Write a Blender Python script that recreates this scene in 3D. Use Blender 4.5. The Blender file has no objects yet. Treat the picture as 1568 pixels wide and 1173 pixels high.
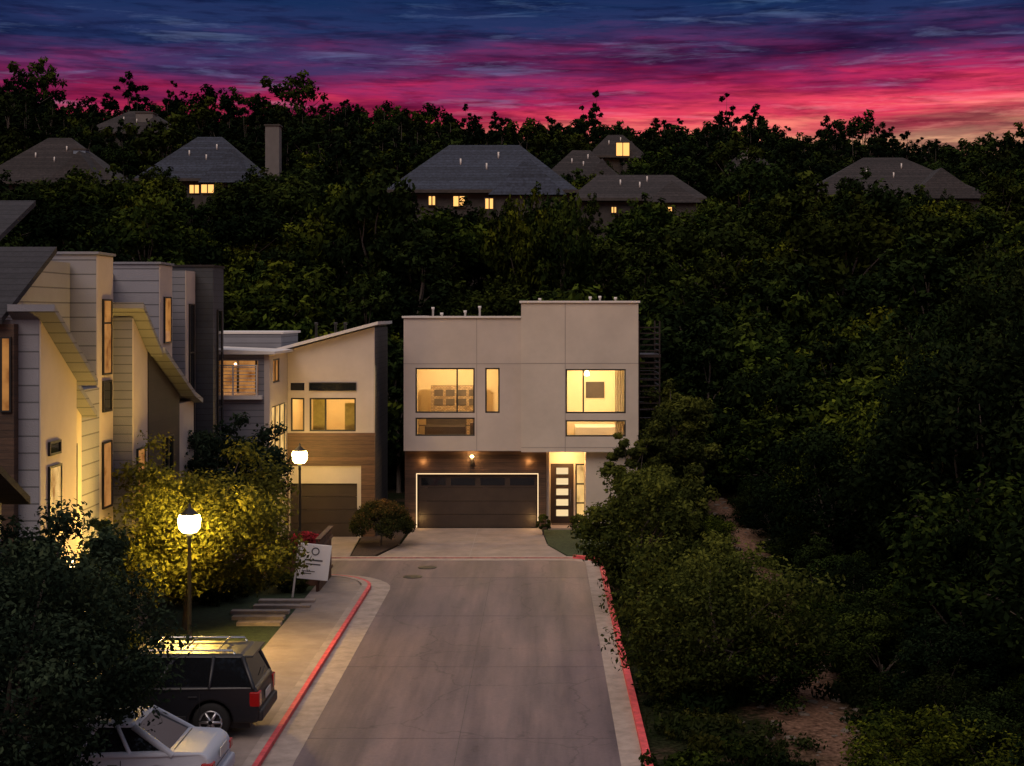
import bpy, bmesh, math, numpy as np
from mathutils import Vector, Matrix
S = bpy.context.scene
S.view_settings.view_transform = 'Standard'
S.view_settings.look = 'None'
S.view_settings.exposure = 0
rng = np.random.default_rng(7)

# ------------------------------------------------------------------ materials
def newmat(name):
    m = bpy.data.materials.new(name); m.use_nodes = True
    nt = m.node_tree
    for n in list(nt.nodes): nt.nodes.remove(n)
    out = nt.nodes.new('ShaderNodeOutputMaterial')
    return m, nt, out
def N(nt, t, **k):
    n = nt.nodes.new(t)
    for a, b in k.items(): setattr(n, a, b)
    return n
def ramp(nt, stops):
    r = nt.nodes.new('ShaderNodeValToRGB')
    e = r.color_ramp.elements
    e[0].position, e[0].color = stops[0][0], (*stops[0][1], 1)
    e[1].position, e[1].color = stops[-1][0], (*stops[-1][1], 1)
    for p, c in stops[1:-1]:
        x = e.new(p); x.color = (*c, 1)
    return r
def pmat(name, col, rough=.8, var=.25, scale=1.5, bump=.15, bscale=60, metal=0, lines=None, stretch=(1, 1, 1), linecol=.35):
    m, nt, out = newmat(name)
    b = N(nt, 'ShaderNodeBsdfPrincipled'); b.inputs['Roughness'].default_value = rough
    b.inputs['Metallic'].default_value = metal
    tc = N(nt, 'ShaderNodeTexCoord'); mp = N(nt, 'ShaderNodeMapping')
    mp.inputs['Scale'].default_value = stretch
    nt.links.new(tc.outputs['Object'], mp.inputs['Vector'])
    n1 = N(nt, 'ShaderNodeTexNoise'); n1.inputs['Scale'].default_value = scale; n1.inputs['Detail'].default_value = 5
    n1.inputs['Roughness'].default_value = .65
    nt.links.new(mp.outputs[0], n1.inputs['Vector'])
    lo = tuple(c*(1-var) for c in col); hi = tuple(min(1, c*(1+var)) for c in col)
    r = ramp(nt, [(.3, lo), (.7, hi)])
    nt.links.new(n1.outputs['Fac'], r.inputs[0])
    colout = r.outputs[0]
    hgt = None
    if bump:
        n2 = N(nt, 'ShaderNodeTexNoise'); n2.inputs['Scale'].default_value = bscale; n2.inputs['Detail'].default_value = 2
        nt.links.new(mp.outputs[0], n2.inputs['Vector'])
        hgt = n2.outputs['Fac']
    if lines:
        sx = N(nt, 'ShaderNodeSeparateXYZ'); nt.links.new(tc.outputs['Object'], sx.inputs[0])
        cur = None
        for ax, pitch, wd in lines:
            d = N(nt, 'ShaderNodeMath', operation='DIVIDE'); d.inputs[1].default_value = pitch
            nt.links.new(sx.outputs['XYZ'.index(ax)], d.inputs[0])
            f = N(nt, 'ShaderNodeMath', operation='FRACT'); nt.links.new(d.outputs[0], f.inputs[0])
            l = N(nt, 'ShaderNodeMath', operation='GREATER_THAN'); l.inputs[1].default_value = wd/pitch
            nt.links.new(f.outputs[0], l.inputs[0])
            if cur is None: cur = l.outputs[0]
            else:
                mm = N(nt, 'ShaderNodeMath', operation='MULTIPLY')
                nt.links.new(cur, mm.inputs[0]); nt.links.new(l.outputs[0], mm.inputs[1]); cur = mm.outputs[0]
            fl = N(nt, 'ShaderNodeMath', operation='FLOOR'); nt.links.new(d.outputs[0], fl.inputs[0])
            wn = N(nt, 'ShaderNodeTexWhiteNoise', noise_dimensions='1D'); nt.links.new(fl.outputs[0], wn.inputs['W'])
            mr = N(nt, 'ShaderNodeMapRange'); mr.inputs['To Min'].default_value = 1-var*.7; mr.inputs['To Max'].default_value = 1+var*.5
            nt.links.new(wn.outputs[0], mr.inputs[0])
            mx = N(nt, 'ShaderNodeMix', data_type='RGBA', blend_type='MULTIPLY'); mx.inputs[0].default_value = 1
            nt.links.new(colout, mx.inputs[6]); nt.links.new(mr.outputs[0], mx.inputs[7]); colout = mx.outputs[2]
        mx = N(nt, 'ShaderNodeMix', data_type='RGBA')
        mx.inputs[6].default_value = (*[c*linecol for c in col], 1)
        nt.links.new(cur, mx.inputs[0]); nt.links.new(colout, mx.inputs[7]); colout = mx.outputs[2]
        if hgt:
            ad = N(nt, 'ShaderNodeMath', operation='ADD'); nt.links.new(hgt, ad.inputs[0]); nt.links.new(cur, ad.inputs[1]); hgt = ad.outputs[0]
    nt.links.new(colout, b.inputs['Base Color'])
    if hgt:
        bp = N(nt, 'ShaderNodeBump'); bp.inputs['Strength'].default_value = bump; bp.inputs['Distance'].default_value = .02
        nt.links.new(hgt, bp.inputs['Height']); nt.links.new(bp.outputs[0], b.inputs['Normal'])
    nt.links.new(b.outputs[0], out.inputs[0])
    return m
def emi(name, col, st):
    m, nt, out = newmat(name)
    e = N(nt, 'ShaderNodeEmission'); e.inputs[0].default_value = (*col, 1); e.inputs[1].default_value = st
    nt.links.new(e.outputs[0], out.inputs[0]); return m
def lit_mat(name, col, st, sc=(2, 2, 2)):
    m, nt, out = newmat(name)
    tc = N(nt, 'ShaderNodeTexCoord'); mp = N(nt, 'ShaderNodeMapping'); mp.inputs['Scale'].default_value = sc
    n = N(nt, 'ShaderNodeTexNoise'); n.inputs['Scale'].default_value = 1; n.inputs['Detail'].default_value = 3
    nt.links.new(tc.outputs['Object'], mp.inputs[0]); nt.links.new(mp.outputs[0], n.inputs['Vector'])
    r = ramp(nt, [(.3, tuple(c*f for c, f in zip(col, (.35, .25, .2)))), (.5, tuple(c*.8 for c in col)), (.7, col)])
    nt.links.new(n.outputs['Fac'], r.inputs[0])
    e = N(nt, 'ShaderNodeEmission'); nt.links.new(r.outputs[0], e.inputs[0]); e.inputs[1].default_value = st
    g = N(nt, 'ShaderNodeBsdfGlossy'); g.inputs['Roughness'].default_value = .05; g.inputs[0].default_value = (.1, .1, .1, 1)
    a = N(nt, 'ShaderNodeAddShader'); nt.links.new(e.outputs[0], a.inputs[0]); nt.links.new(g.outputs[0], a.inputs[1])
    nt.links.new(a.outputs[0], out.inputs[0]); return m
def glass_mat():
    m, nt, out = newmat('window_glass')
    t = N(nt, 'ShaderNodeBsdfTransparent'); t.inputs[0].default_value = (.93, .95, .93, 1)
    g = N(nt, 'ShaderNodeBsdfGlossy'); g.inputs['Roughness'].default_value = .02
    f = N(nt, 'ShaderNodeFresnel'); f.inputs[0].default_value = 1.45
    x = N(nt, 'ShaderNodeMixShader'); nt.links.new(f.outputs[0], x.inputs[0])
    nt.links.new(t.outputs[0], x.inputs[1]); nt.links.new(g.outputs[0], x.inputs[2]); nt.links.new(x.outputs[0], out.inputs[0])
    return m
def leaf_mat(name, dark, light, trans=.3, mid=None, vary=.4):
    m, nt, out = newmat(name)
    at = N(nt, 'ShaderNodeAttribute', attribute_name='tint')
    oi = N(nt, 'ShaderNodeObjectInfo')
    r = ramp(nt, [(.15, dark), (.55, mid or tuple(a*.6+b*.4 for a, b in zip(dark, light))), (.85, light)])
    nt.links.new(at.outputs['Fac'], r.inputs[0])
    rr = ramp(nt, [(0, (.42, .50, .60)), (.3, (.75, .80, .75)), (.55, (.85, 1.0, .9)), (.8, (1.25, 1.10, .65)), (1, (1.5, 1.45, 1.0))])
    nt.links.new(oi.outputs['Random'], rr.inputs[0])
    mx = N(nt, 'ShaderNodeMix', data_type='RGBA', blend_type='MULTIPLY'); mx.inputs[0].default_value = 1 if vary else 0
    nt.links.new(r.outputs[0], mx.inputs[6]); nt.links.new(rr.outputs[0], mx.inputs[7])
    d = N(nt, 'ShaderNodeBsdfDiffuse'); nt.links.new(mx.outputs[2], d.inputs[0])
    if trans:
        t = N(nt, 'ShaderNodeBsdfTranslucent'); nt.links.new(mx.outputs[2], t.inputs[0])
        x = N(nt, 'ShaderNodeMixShader'); x.inputs[0].default_value = trans
        nt.links.new(d.outputs[0], x.inputs[1]); nt.links.new(t.outputs[0], x.inputs[2]); nt.links.new(x.outputs[0], out.inputs[0])
    else: nt.links.new(d.outputs[0], out.inputs[0])
    return m

M = dict(
 stucco=pmat('stucco', (.50, .43, .37), .9, .11, .5, .25, 45),
 stucco2=pmat('stucco_warm', (.54, .47, .39), .9, .11, .5, .25, 45),
 trim=pmat('white_trim', (.66, .62, .57), .6, .05, bump=0),
 joint=pmat('panel_joint', (.30, .26, .23), .9, .05, bump=0),
 rjoint=pmat('road_joint_sealant', (.115, .095, .095), .9, .3, 3, bump=0),
 wood=pmat('brown_wood_cladding', (.075, .041, .024), .55, .45, 3, .3, 30, lines=[('Z', .16, .012)], stretch=(.5, .5, 6)),
 woodlight=pmat('cedar_cladding', (.12, .060, .030), .55, .4, 3, .3, 30, lines=[('Z', .16, .012)], stretch=(.5, .5, 6)),
 darkclad=pmat('dark_brown_cladding', (.020, .013, .011), .7, .3, 2, .2, 30, lines=[('Z', .3, .015)]),
 greyclad=pmat('dark_grey_siding', (.035, .04, .05), .6, .2, 2, .4, 30, lines=[('Z', .22, .02)]),
 siding=pmat('lap_siding', (.25, .25, .275), .7, .08, 1, .6, 30, lines=[('Z', .38, .035)], linecol=.4),
 siding2=pmat('lap_siding_grey', (.19, .195, .22), .7, .08, 1, .6, 30, lines=[('Z', .24, .025)], linecol=.4),
 black=pmat('black_metal', (.03, .026, .024), .4, .1, 5, 0, 50, metal=.3),
 frame=pmat('window_frame_black', (.015, .014, .013), .5, .1, bump=0),
 garage=pmat('garage_door_brown', (.042, .028, .020), .5, .2, 2, .15, 40),
 shingle=pmat('asphalt_shingle', (.022, .021, .025), .9, .35, 6, .5, 40, lines=[('Z', .14, .02)]),
 shingle_b=pmat('grey_shingle', (.027, .034, .053), .95, .5, 4, .5, 20, lines=[('Z', .25, .03)]),
 shingle_br=pmat('brown_shingle', (.027, .022, .022), .95, .5, 4, .5, 20, lines=[('Z', .25, .03)]),
 hwall=pmat('limestone_wall', (.05, .042, .038), .9, .3, 2, .3, 10),
 darkglass=pmat('dark_window_glass', (.01, .012, .015), .06, .1, 1, 0),
 concrete=pmat('concrete', (.27, .215, .185), .85, .22, 1.2, .15, 40),
 gutter=pmat('kerb_concrete', (.32, .26, .225), .85, .27, 2.5, .15, 40),
 redpaint=pmat('red_kerb_paint', (.60, .075, .085), .7, .35, 5, .2, 40),
 pinkpaint=pmat('worn_red_kerb_paint', (.40, .15, .13), .8, .45, 5, .2, 40),
 mulch=pmat('mulch', (.045, .026, .018), .95, .5, 12, .8, 30),
 grass=pmat('lawn_grass', (.03, .048, .016), .95, .5, 7, 1, 60),
 bark=pmat('bark', (.07, .055, .045), .9, .4, 8, 0, 30, stretch=(1, 1, .3)),
 iron=pmat('lamp_post_iron', (.02, .02, .02), .45, .2, 5, 0, 50, metal=.4),
 suvp=pmat('car_paint_dark', (.009, .009, .012), .38, .05, 1, 0),
 whitep=pmat('car_paint_white', (.42, .46, .54), .45, .03, 1, 0),
 carglass=pmat('car_glass', (.008, .009, .011), .05, .05, 1, 0),
 tyre=pmat('tyre_rubber', (.014, .014, .014), .85, .2, 8, 0, 40),
 rim=pmat('alloy_rim', (.5, .5, .52), .3, .05, 2, 0, 20, metal=.9),
 chrome=pmat('chrome_trim', (.6, .6, .6), .2, .05, 2, 0, 20, metal=1),
 tail=pmat('tail_light_red', (.35, .01, .01), .15, .05, bump=0),
 plastic=pmat('black_plastic', (.02, .02, .022), .6, .1, bump=0),
 plate=pmat('licence_plate', (.5, .5, .48), .5, .05, bump=0),
 signw=pmat('sign_white', (.80, .80, .80), .5, .04, bump=0),
 ink=pmat('sign_ink', (.06, .06, .07), .6, .05, bump=0),
 fence=pmat('fence_wood_brown', (.09, .04, .025), .8, .35, 4, .3, 30, stretch=(1, 1, .2)),
 room=pmat('room_wall_cream', (.72, .60, .42), .9, .05, .8, 0, 20),
 floorw=pmat('room_floor_wood', (.25, .15, .08), .5, .2, 2, 0),
 furn=pmat('furniture_dark', (.05, .035, .03), .7, .2, bump=0),
 door=pmat('front_door_dark', (.035, .022, .018), .45, .15, bump=0),
 led=emi('led_strip_warm', (1, .70, .38), 1.4),
 bulb=emi('warm_bulb', (1, .66, .26), 14),
 lampglow=emi('street_lamp_glass', (1, .74, .24), 30),
 lit=lit_mat('lit_window_warm', (1, .60, .20), 1.0, (3, 3, 1.5)),
 lit2=lit_mat('lit_window_amber', (1, .42, .11), .45, (2, 2, 2)),
 litb=emi('frosted_door_glass_lit', (1, .72, .38), .95),
 glass=glass_mat(),
)
m, nt, out = newmat('stone_tile')
b = N(nt, 'ShaderNodeBsdfPrincipled'); tc = N(nt, 'ShaderNodeTexCoord'); mp = N(nt, 'ShaderNodeMapping')
mp.inputs['Rotation'].default_value = (math.radians(90), 0, 0)
br = N(nt, 'ShaderNodeTexBrick'); br.inputs['Color1'].default_value = (.35, .24, .14, 1); br.inputs['Color2'].default_value = (.18, .11, .06, 1)
br.inputs['Mortar'].default_value = (.07, .05, .03, 1); br.inputs['Scale'].default_value = 4; br.inputs['Mortar Size'].default_value = .03
nt.links.new(tc.outputs['Object'], mp.inputs[0]); nt.links.new(mp.outputs[0], br.inputs[0])
nt.links.new(br.outputs[0], b.inputs[0]); nt.links.new(b.outputs[0], out.inputs[0]); M['stone'] = m

def road_mat():
    m, nt, out = newmat('road_concrete_asphalt')
    b = N(nt, 'ShaderNodeBsdfPrincipled'); b.inputs['Roughness'].default_value = .62
    tc = N(nt, 'ShaderNodeTexCoord')
    def noise(sc, scale, det=5, ro=.6):
        mp = N(nt, 'ShaderNodeMapping'); mp.inputs['Scale'].default_value = sc
        nt.links.new(tc.outputs['Object'], mp.inputs[0])
        n = N(nt, 'ShaderNodeTexNoise'); n.inputs['Scale'].default_value = scale; n.inputs['Detail'].default_value = det
        n.inputs['Roughness'].default_value = ro
        nt.links.new(mp.outputs[0], n.inputs['Vector']); return n.outputs['Fac']
    def mul(a, b_, f=1):
        x = N(nt, 'ShaderNodeMix', data_type='RGBA', blend_type='MULTIPLY'); x.inputs[0].default_value = f
        nt.links.new(a, x.inputs[6]); nt.links.new(b_, x.inputs[7]); return x.outputs[2]
    r1 = ramp(nt, [(.32, (.108, .080, .088)), (.52, (.160, .115, .118)), (.70, (.225, .155, .148))])
    nt.links.new(noise((1, .22, 1), .55), r1.inputs[0])
    r2 = ramp(nt, [(.38, (.62, .61, .65)), (.56, (1, 1, 1)), (.8, (1.1, 1.06, 1.03))])
    nt.links.new(noise((1.6, .09, 1), .8, 5), r2.inputs[0])
    c = mul(r1.outputs[0], r2.outputs[0])
    r3 = ramp(nt, [(.60, (1, 1, 1)), (.72, (.5, .48, .47))]); nt.links.new(noise((1, .6, 1), 1.7, 8, .7), r3.inputs[0])
    c = mul(c, r3.outputs[0], .85)
    v = N(nt, 'ShaderNodeTexVoronoi', feature='DISTANCE_TO_EDGE'); v.inputs['Scale'].default_value = .22
    nz = N(nt, 'ShaderNodeTexNoise'); nz.inputs['Scale'].default_value = 1.2; nz.inputs['Detail'].default_value = 5
    va = N(nt, 'ShaderNodeMix', data_type='RGBA', blend_type='ADD'); va.inputs[0].default_value = 1
    nt.links.new(tc.outputs['Object'], nz.inputs['Vector']); nt.links.new(tc.outputs['Object'], va.inputs[6]); nt.links.new(nz.outputs['Color'], va.inputs[7])
    nt.links.new(va.outputs[2], v.inputs['Vector'])
    r4 = ramp(nt, [(.0, (.45, .45, .45)), (.008, (1, 1, 1))]); nt.links.new(v.outputs['Distance'], r4.inputs[0])
    c = mul(c, r4.outputs[0], .7)
    r5 = ramp(nt, [(.3, (.76, .76, .76)), (.7, (1.18, 1.18, 1.18))]); nt.links.new(noise((1, 1, 1), 9, 8, .85), r5.inputs[0])
    c = mul(c, r5.outputs[0])
    nt.links.new(c, b.inputs['Base Color'])
    bp = N(nt, 'ShaderNodeBump'); bp.inputs['Strength'].default_value = .25; bp.inputs['Distance'].default_value = .01
    nt.links.new(noise((1, 1, 1), 60, 2), bp.inputs['Height']); nt.links.new(bp.outputs[0], b.inputs['Normal'])
    nt.links.new(b.outputs[0], out.inputs[0]); return m
M['road'] = road_mat()
def ground_mat():
    m, nt, out = newmat('ground_scrub_earth')
    b = N(nt, 'ShaderNodeBsdfDiffuse')
    tc = N(nt, 'ShaderNodeTexCoord')
    n = N(nt, 'ShaderNodeTexNoise'); n.inputs['Scale'].default_value = .45; n.inputs['Detail'].default_value = 7; n.inputs['Roughness'].default_value = .7
    nt.links.new(tc.outputs['Object'], n.inputs['Vector'])
    r = ramp(nt, [(.40, (.012, .018, .008)), (.52, (.024, .026, .013)), (.60, (.06, .04, .027)), (.74, (.13, .08, .052))])
    nt.links.new(n.outputs['Fac'], r.inputs[0])
    sx = N(nt, 'ShaderNodeSeparateXYZ'); nt.links.new(tc.outputs['Object'], sx.inputs[0])
    tx = N(nt, 'ShaderNodeMath', operation='MULTIPLY_ADD'); tx.inputs[1].default_value = -.062; nt.links.new(sx.outputs[1], tx.inputs[0]); nt.links.new(sx.outputs[0], tx.inputs[2])
    t2 = N(nt, 'ShaderNodeMath', operation='SUBTRACT'); nt.links.new(tx.outputs[0], t2.inputs[0]); t2.inputs[1].default_value = 4.1
    t3 = N(nt, 'ShaderNodeMath', operation='ABSOLUTE'); nt.links.new(t2.outputs[0], t3.inputs[0])
    t4 = N(nt, 'ShaderNodeMath', operation='MULTIPLY_ADD'); nt.links.new(n.outputs['Fac'], t4.inputs[0]); t4.inputs[1].default_value = -4.0; nt.links.new(t3.outputs[0], t4.inputs[2])
    pr_ = N(nt, 'ShaderNodeMapRange'); pr_.inputs['From Min'].default_value = -.6; pr_.inputs['From Max'].default_value = -1.8; nt.links.new(t4.outputs[0], pr_.inputs[0])
    mp_ = N(nt, 'ShaderNodeMix', data_type='RGBA'); nt.links.new(pr_.outputs[0], mp_.inputs[0]); nt.links.new(r.outputs[0], mp_.inputs[6]); mp_.inputs[7].default_value = (.17, .10, .068, 1)
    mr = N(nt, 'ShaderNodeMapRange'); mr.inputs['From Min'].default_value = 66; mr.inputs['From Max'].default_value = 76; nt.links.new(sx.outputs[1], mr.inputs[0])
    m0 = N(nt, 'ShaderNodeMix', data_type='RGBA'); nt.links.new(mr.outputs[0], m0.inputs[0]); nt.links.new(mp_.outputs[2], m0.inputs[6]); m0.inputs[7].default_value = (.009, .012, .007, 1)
    n2 = N(nt, 'ShaderNodeTexNoise'); n2.inputs['Scale'].default_value = 9; n2.inputs['Detail'].default_value = 6
    nt.links.new(tc.outputs['Object'], n2.inputs['Vector'])
    r2 = ramp(nt, [(.3, (.35, .35, .35)), (.7, (1.3, 1.3, 1.3))]); nt.links.new(n2.outputs['Fac'], r2.inputs[0])
    mx = N(nt, 'ShaderNodeMix', data_type='RGBA', blend_type='MULTIPLY'); mx.inputs[0].default_value = 1
    nt.links.new(m0.outputs[2], mx.inputs[6]); nt.links.new(r2.outputs[0], mx.inputs[7])
    nt.links.new(mx.outputs[2], b.inputs[0])
    bp = N(nt, 'ShaderNodeBump'); bp.inputs['Strength'].default_value = .8; bp.inputs['Distance'].default_value = .1
    nt.links.new(n2.outputs['Fac'], bp.inputs['Height']); nt.links.new(bp.outputs[0], b.inputs['Normal'])
    nt.links.new(b.outputs[0], out.inputs[0]); return m
M['ground'] = ground_mat()
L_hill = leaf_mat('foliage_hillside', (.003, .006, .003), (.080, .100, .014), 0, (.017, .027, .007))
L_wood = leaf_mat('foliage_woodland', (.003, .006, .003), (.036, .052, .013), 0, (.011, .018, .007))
L_ridge = leaf_mat('foliage_shade_darkened', (.002, .003, .002), (.016, .023, .010), 0, (.005, .009, .005))  # leaf colour darkened to stand in for shade over the far ridge
L_oak = leaf_mat('foliage_live_oak', (.008, .014, .005), (.12, .13, .022), .25, (.04, .05, .013), 0)
L_street = leaf_mat('foliage_street_tree', (.03, .035, .010), (.22, .21, .035), .35, (.11, .115, .022), 0)
L_light = leaf_mat('foliage_light_green', (.008, .014, .004), (.13, .145, .025), .3, (.042, .054, .013), 0)
L_dark = leaf_mat('foliage_dark_bluegreen', (.004, .009, .007), (.055, .08, .042), .2, (.018, .03, .019), 0)
L_red = leaf_mat('foliage_red_tinged_shrub', (.015, .02, .007), (.16, .085, .03), .3, (.045, .05, .015), 0)
L_flower = leaf_mat('foliage_red_flowers', (.02, .04, .01), (.55, .04, .06), .3, (.16, .03, .025), 0)
L_grass = leaf_mat('grass_blades', (.012, .018, .006), (.08, .08, .03), .3)

# ------------------------------------------------------------------ mesh helpers
def link(o): S.collection.objects.link(o); return o
def group(name, loc=(0, 0, 0)):
    e = bpy.data.objects.new(name, None); e.location = loc; e.empty_display_size = .3
    return link(e)
def par(o, p):
    if p is not None:
        o.parent = p; o.matrix_parent_inverse = Matrix.Translation(-Vector(p.location))
    return o
def mesh(name, verts, faces, mat, parent=None, smooth=False):
    me = bpy.data.meshes.new(name); me.from_pydata([tuple(v) for v in verts], [], faces); me.update()
    if mat: me.materials.append(mat)
    if smooth:
        me.polygons.foreach_set('use_smooth', [True]*len(me.polygons))
    o = link(bpy.data.objects.new(name, me)); return par(o, parent)
BF = [(0, 1, 3, 2), (4, 6, 7, 5), (0, 4, 5, 1), (2, 3, 7, 6), (0, 2, 6, 4), (1, 5, 7, 3)]
def bv(x0, x1, y0, y1, z0, z1): return [(x, y, z) for x in (x0, x1) for y in (y0, y1) for z in (z0, z1)]
def box(name, x0, x1, y0, y1, z0, z1, mat, parent=None, bevel=0):
    o = mesh(name, bv(x0, x1, y0, y1, z0, z1), BF, mat, parent)
    if bevel:
        b = o.modifiers.new('b', 'BEVEL'); b.width = bevel; b.segments = 2
    return o
def boxes(name, lst, mat, parent=None):
    V = []; F = []
    for l in lst:
        k = len(V); V += bv(*l); F += [tuple(i+k for i in f) for f in BF]
    return mesh(name, V, F, mat, parent)
def prism(name, pts, axis, a0, a1, mat, parent=None, bevel=0, seg=2):
    def mk(p, a):
        return {'x': (a, p[0], p[1]), 'y': (p[0], a, p[1]), 'z': (p[0], p[1], a)}[axis]
    n = len(pts); V = [mk(p, a0) for p in pts]+[mk(p, a1) for p in pts]
    F = [tuple(range(n)), tuple(range(2*n-1, n-1, -1))]+[(i, i+n, (i+1) % n+n, (i+1) % n) for i in range(n)]
    o = mesh(name, V, F, mat, parent)
    bm = bmesh.new(); bm.from_mesh(o.data); bmesh.ops.recalc_face_normals(bm, faces=bm.faces); bm.to_mesh(o.data); bm.free()
    if bevel:
        b = o.modifiers.new('b', 'BEVEL'); b.width = bevel; b.segments = seg; b.angle_limit = math.radians(25)
    return o
def lathe(name, prof, mat, parent, loc, axis='z', n=20, smooth=True):
    V = []; F = []
    for r, h in prof:
        for i in range(n):
            a = 2*math.pi*i/n; c, s = r*math.cos(a), r*math.sin(a)
            V.append({'z': (loc[0]+c, loc[1]+s, loc[2]+h), 'y': (loc[0]+c, loc[1]+h, loc[2]+s), 'x': (loc[0]+h, loc[1]+c, loc[2]+s)}[axis])
    for j in range(len(prof)-1):
        for i in range(n):
            F.append((j*n+i, j*n+(i+1) % n, (j+1)*n+(i+1) % n, (j+1)*n+i))
    F.append(tuple(range(n))[::-1]); F.append(tuple(range((len(prof)-1)*n, len(prof)*n)))
    return mesh(name, V, F, mat, parent, smooth)
def tubes(name, lst, mat, parent=None, n=8, smooth=True):
    V = []; F = []
    for pts, rad in lst:
        pts = [Vector(p) for p in pts]; k0 = len(V)
        for i, p in enumerate(pts):
            d = (pts[min(i+1, len(pts)-1)]-pts[max(i-1, 0)]).normalized()
            u = d.orthogonal().normalized() if abs(d.z) < .99 else Vector((1, 0, 0)); u = (u-d*u.dot(d)).normalized(); w = d.cross(u)
            for j in range(n):
                a = 2*math.pi*j/n; V.append(p+(u*math.cos(a)+w*math.sin(a))*rad[i])
        for i in range(len(pts)-1):
            for j in range(n):
                F.append((k0+i*n+j, k0+i*n+(j+1) % n, k0+(i+1)*n+(j+1) % n, k0+(i+1)*n+j))
        F.append(tuple(range(k0+(len(pts)-1)*n, k0+len(pts)*n)))
    return mesh(name, V, F, mat, parent, smooth)
def wall_open(name, axis, p0, p1, a0, a1, z0, z1, ops, mat, parent):
    As = sorted({a0, a1, *[o[0] for o in ops], *[o[1] for o in ops]}); Zs = sorted({z0, z1, *[o[2] for o in ops], *[o[3] for o in ops]})
    L = []
    for i in range(len(As)-1):
        for j in range(len(Zs)-1):
            ca = (As[i]+As[i+1])/2; cz = (Zs[j]+Zs[j+1])/2
            if any(o[0] < ca < o[1] and o[2] < cz < o[3] for o in ops): continue
            L.append((As[i], As[i+1], p0, p1, Zs[j], Zs[j+1]) if axis == 'y' else (p0, p1, As[i], As[i+1], Zs[j], Zs[j+1]))
    return boxes(name, L, mat, parent)
def winframe(parent, axis, f0, f1, a0, a1, z0, z1, mull=(), hm=(), w=.06, glass=True, pane=None, name='window'):
    L = []
    def add(aa, ab, za, zb): L.append((aa, ab, f0, f1, za, zb) if axis == 'y' else (f0, f1, aa, ab, za, zb))
    add(a0, a0+w, z0, z1); add(a1-w, a1, z0, z1); add(a0+w, a1-w, z0, z0+w); add(a0+w, a1-w, z1-w, z1)
    for q in mull: add(q-w/2, q+w/2, z0+w, z1-w)
    for q in hm:
        xs = [a0+w]+[v for q2 in mull for v in (q2-w/2, q2+w/2)]+[a1-w]
        for i in range(0, len(xs), 2): add(xs[i], xs[i+1], q-w/2, q+w/2)
    boxes(name+'_frame', L, M['frame'], parent)
    fm = f0+(f1-f0)*.5
    if pane or glass:
        mat = pane or M['glass']
        if axis == 'y': v = [(a0+w*.5, fm, z0+w*.5), (a1-w*.5, fm, z0+w*.5), (a1-w*.5, fm, z1-w*.5), (a0+w*.5, fm, z1-w*.5)]
        else: v = [(fm, a0+w*.5, z0+w*.5), (fm, a1-w*.5, z0+w*.5), (fm, a1-w*.5, z1-w*.5), (fm, a0+w*.5, z1-w*.5)]
        mesh(name+'_pane', v, [(0, 1, 2, 3)], mat, parent)
def room(name, x0, x1, y0, y1, z0, z1, parent, mat=None, power=60, col=(1, .70, .34), lp=None):
    mat = mat or M['room']
    V = bv(x0, x1, y0, y1, z0, z1)
    mesh(name+'_walls', V, [(0, 1, 3, 2), (4, 6, 7, 5), (2, 3, 7, 6), (1, 5, 7, 3)], mat, parent)
    mesh(name+'_floor', V, [(0, 2, 6, 4)], M['floorw'], parent)
    if power:
        point(name+'_light', lp or ((x0+x1)/2, y0+(y1-y0)*.45, z1-.5), power, col, .12, parent)
def point(name, loc, power, col=(1, .66, .3), r=.06, parent=None):
    l = bpy.data.lights.new(name, 'POINT'); l.energy = power; l.color = col; l.shadow_soft_size = r
    o = link(bpy.data.objects.new(name, l)); o.location = loc; return par(o, parent)

# ------------------------------------------------------------------ terrain
def gh(x, y):
    x = np.asarray(x, float); y = np.asarray(y, float)
    t = np.interp(y, [0, 73, 85, 100, 130, 150, 200, 280, 300, 400, 800], [0, 0, 2, 5.5, 14, 17.5, 25, 38.2, 39.2, 36, 30])
    t = t*(1-.0013*np.clip(x, -150, 150))
    r = np.clip((x-8)/22, 0, 1); r = r*r*(3-2*r)*4*np.clip(1-(y-75)/60, 0, 1)
    bmp = .25*np.sin(x*.45+y*.3)*np.sin(y*.37-x*.21)*np.clip((x-3)/5, 0, 1)*np.clip((x-2.4)/3, 0, 1)
    return t+r+bmp*np.where(y < 90, 1, 0)
xs = np.unique(np.concatenate([np.linspace(-900, -160, 12), np.linspace(-160, -20, 36), np.arange(-20, 2.1, 4), np.array([2.25]), np.arange(3.2, 40, .8), np.linspace(41, 160, 34), np.linspace(170, 900, 12)]))
ys = np.unique(np.concatenate([np.linspace(-300, -10, 12), np.arange(-8, 100, 1.4), np.arange(100, 320, 5), np.linspace(330, 1500, 20)]))
X, Y = np.meshgrid(xs, ys); Z = gh(X, Y); nx, ny = len(xs), len(ys)
V = np.stack([X, Y, Z], -1).reshape(-1, 3)
F = [(j*nx+i, j*nx+i+1, (j+1)*nx+i+1, (j+1)*nx+i) for j in range(ny-1) for i in range(nx-1)]
mesh('ground', V.tolist(), F, M['ground'], smooth=True)

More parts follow.
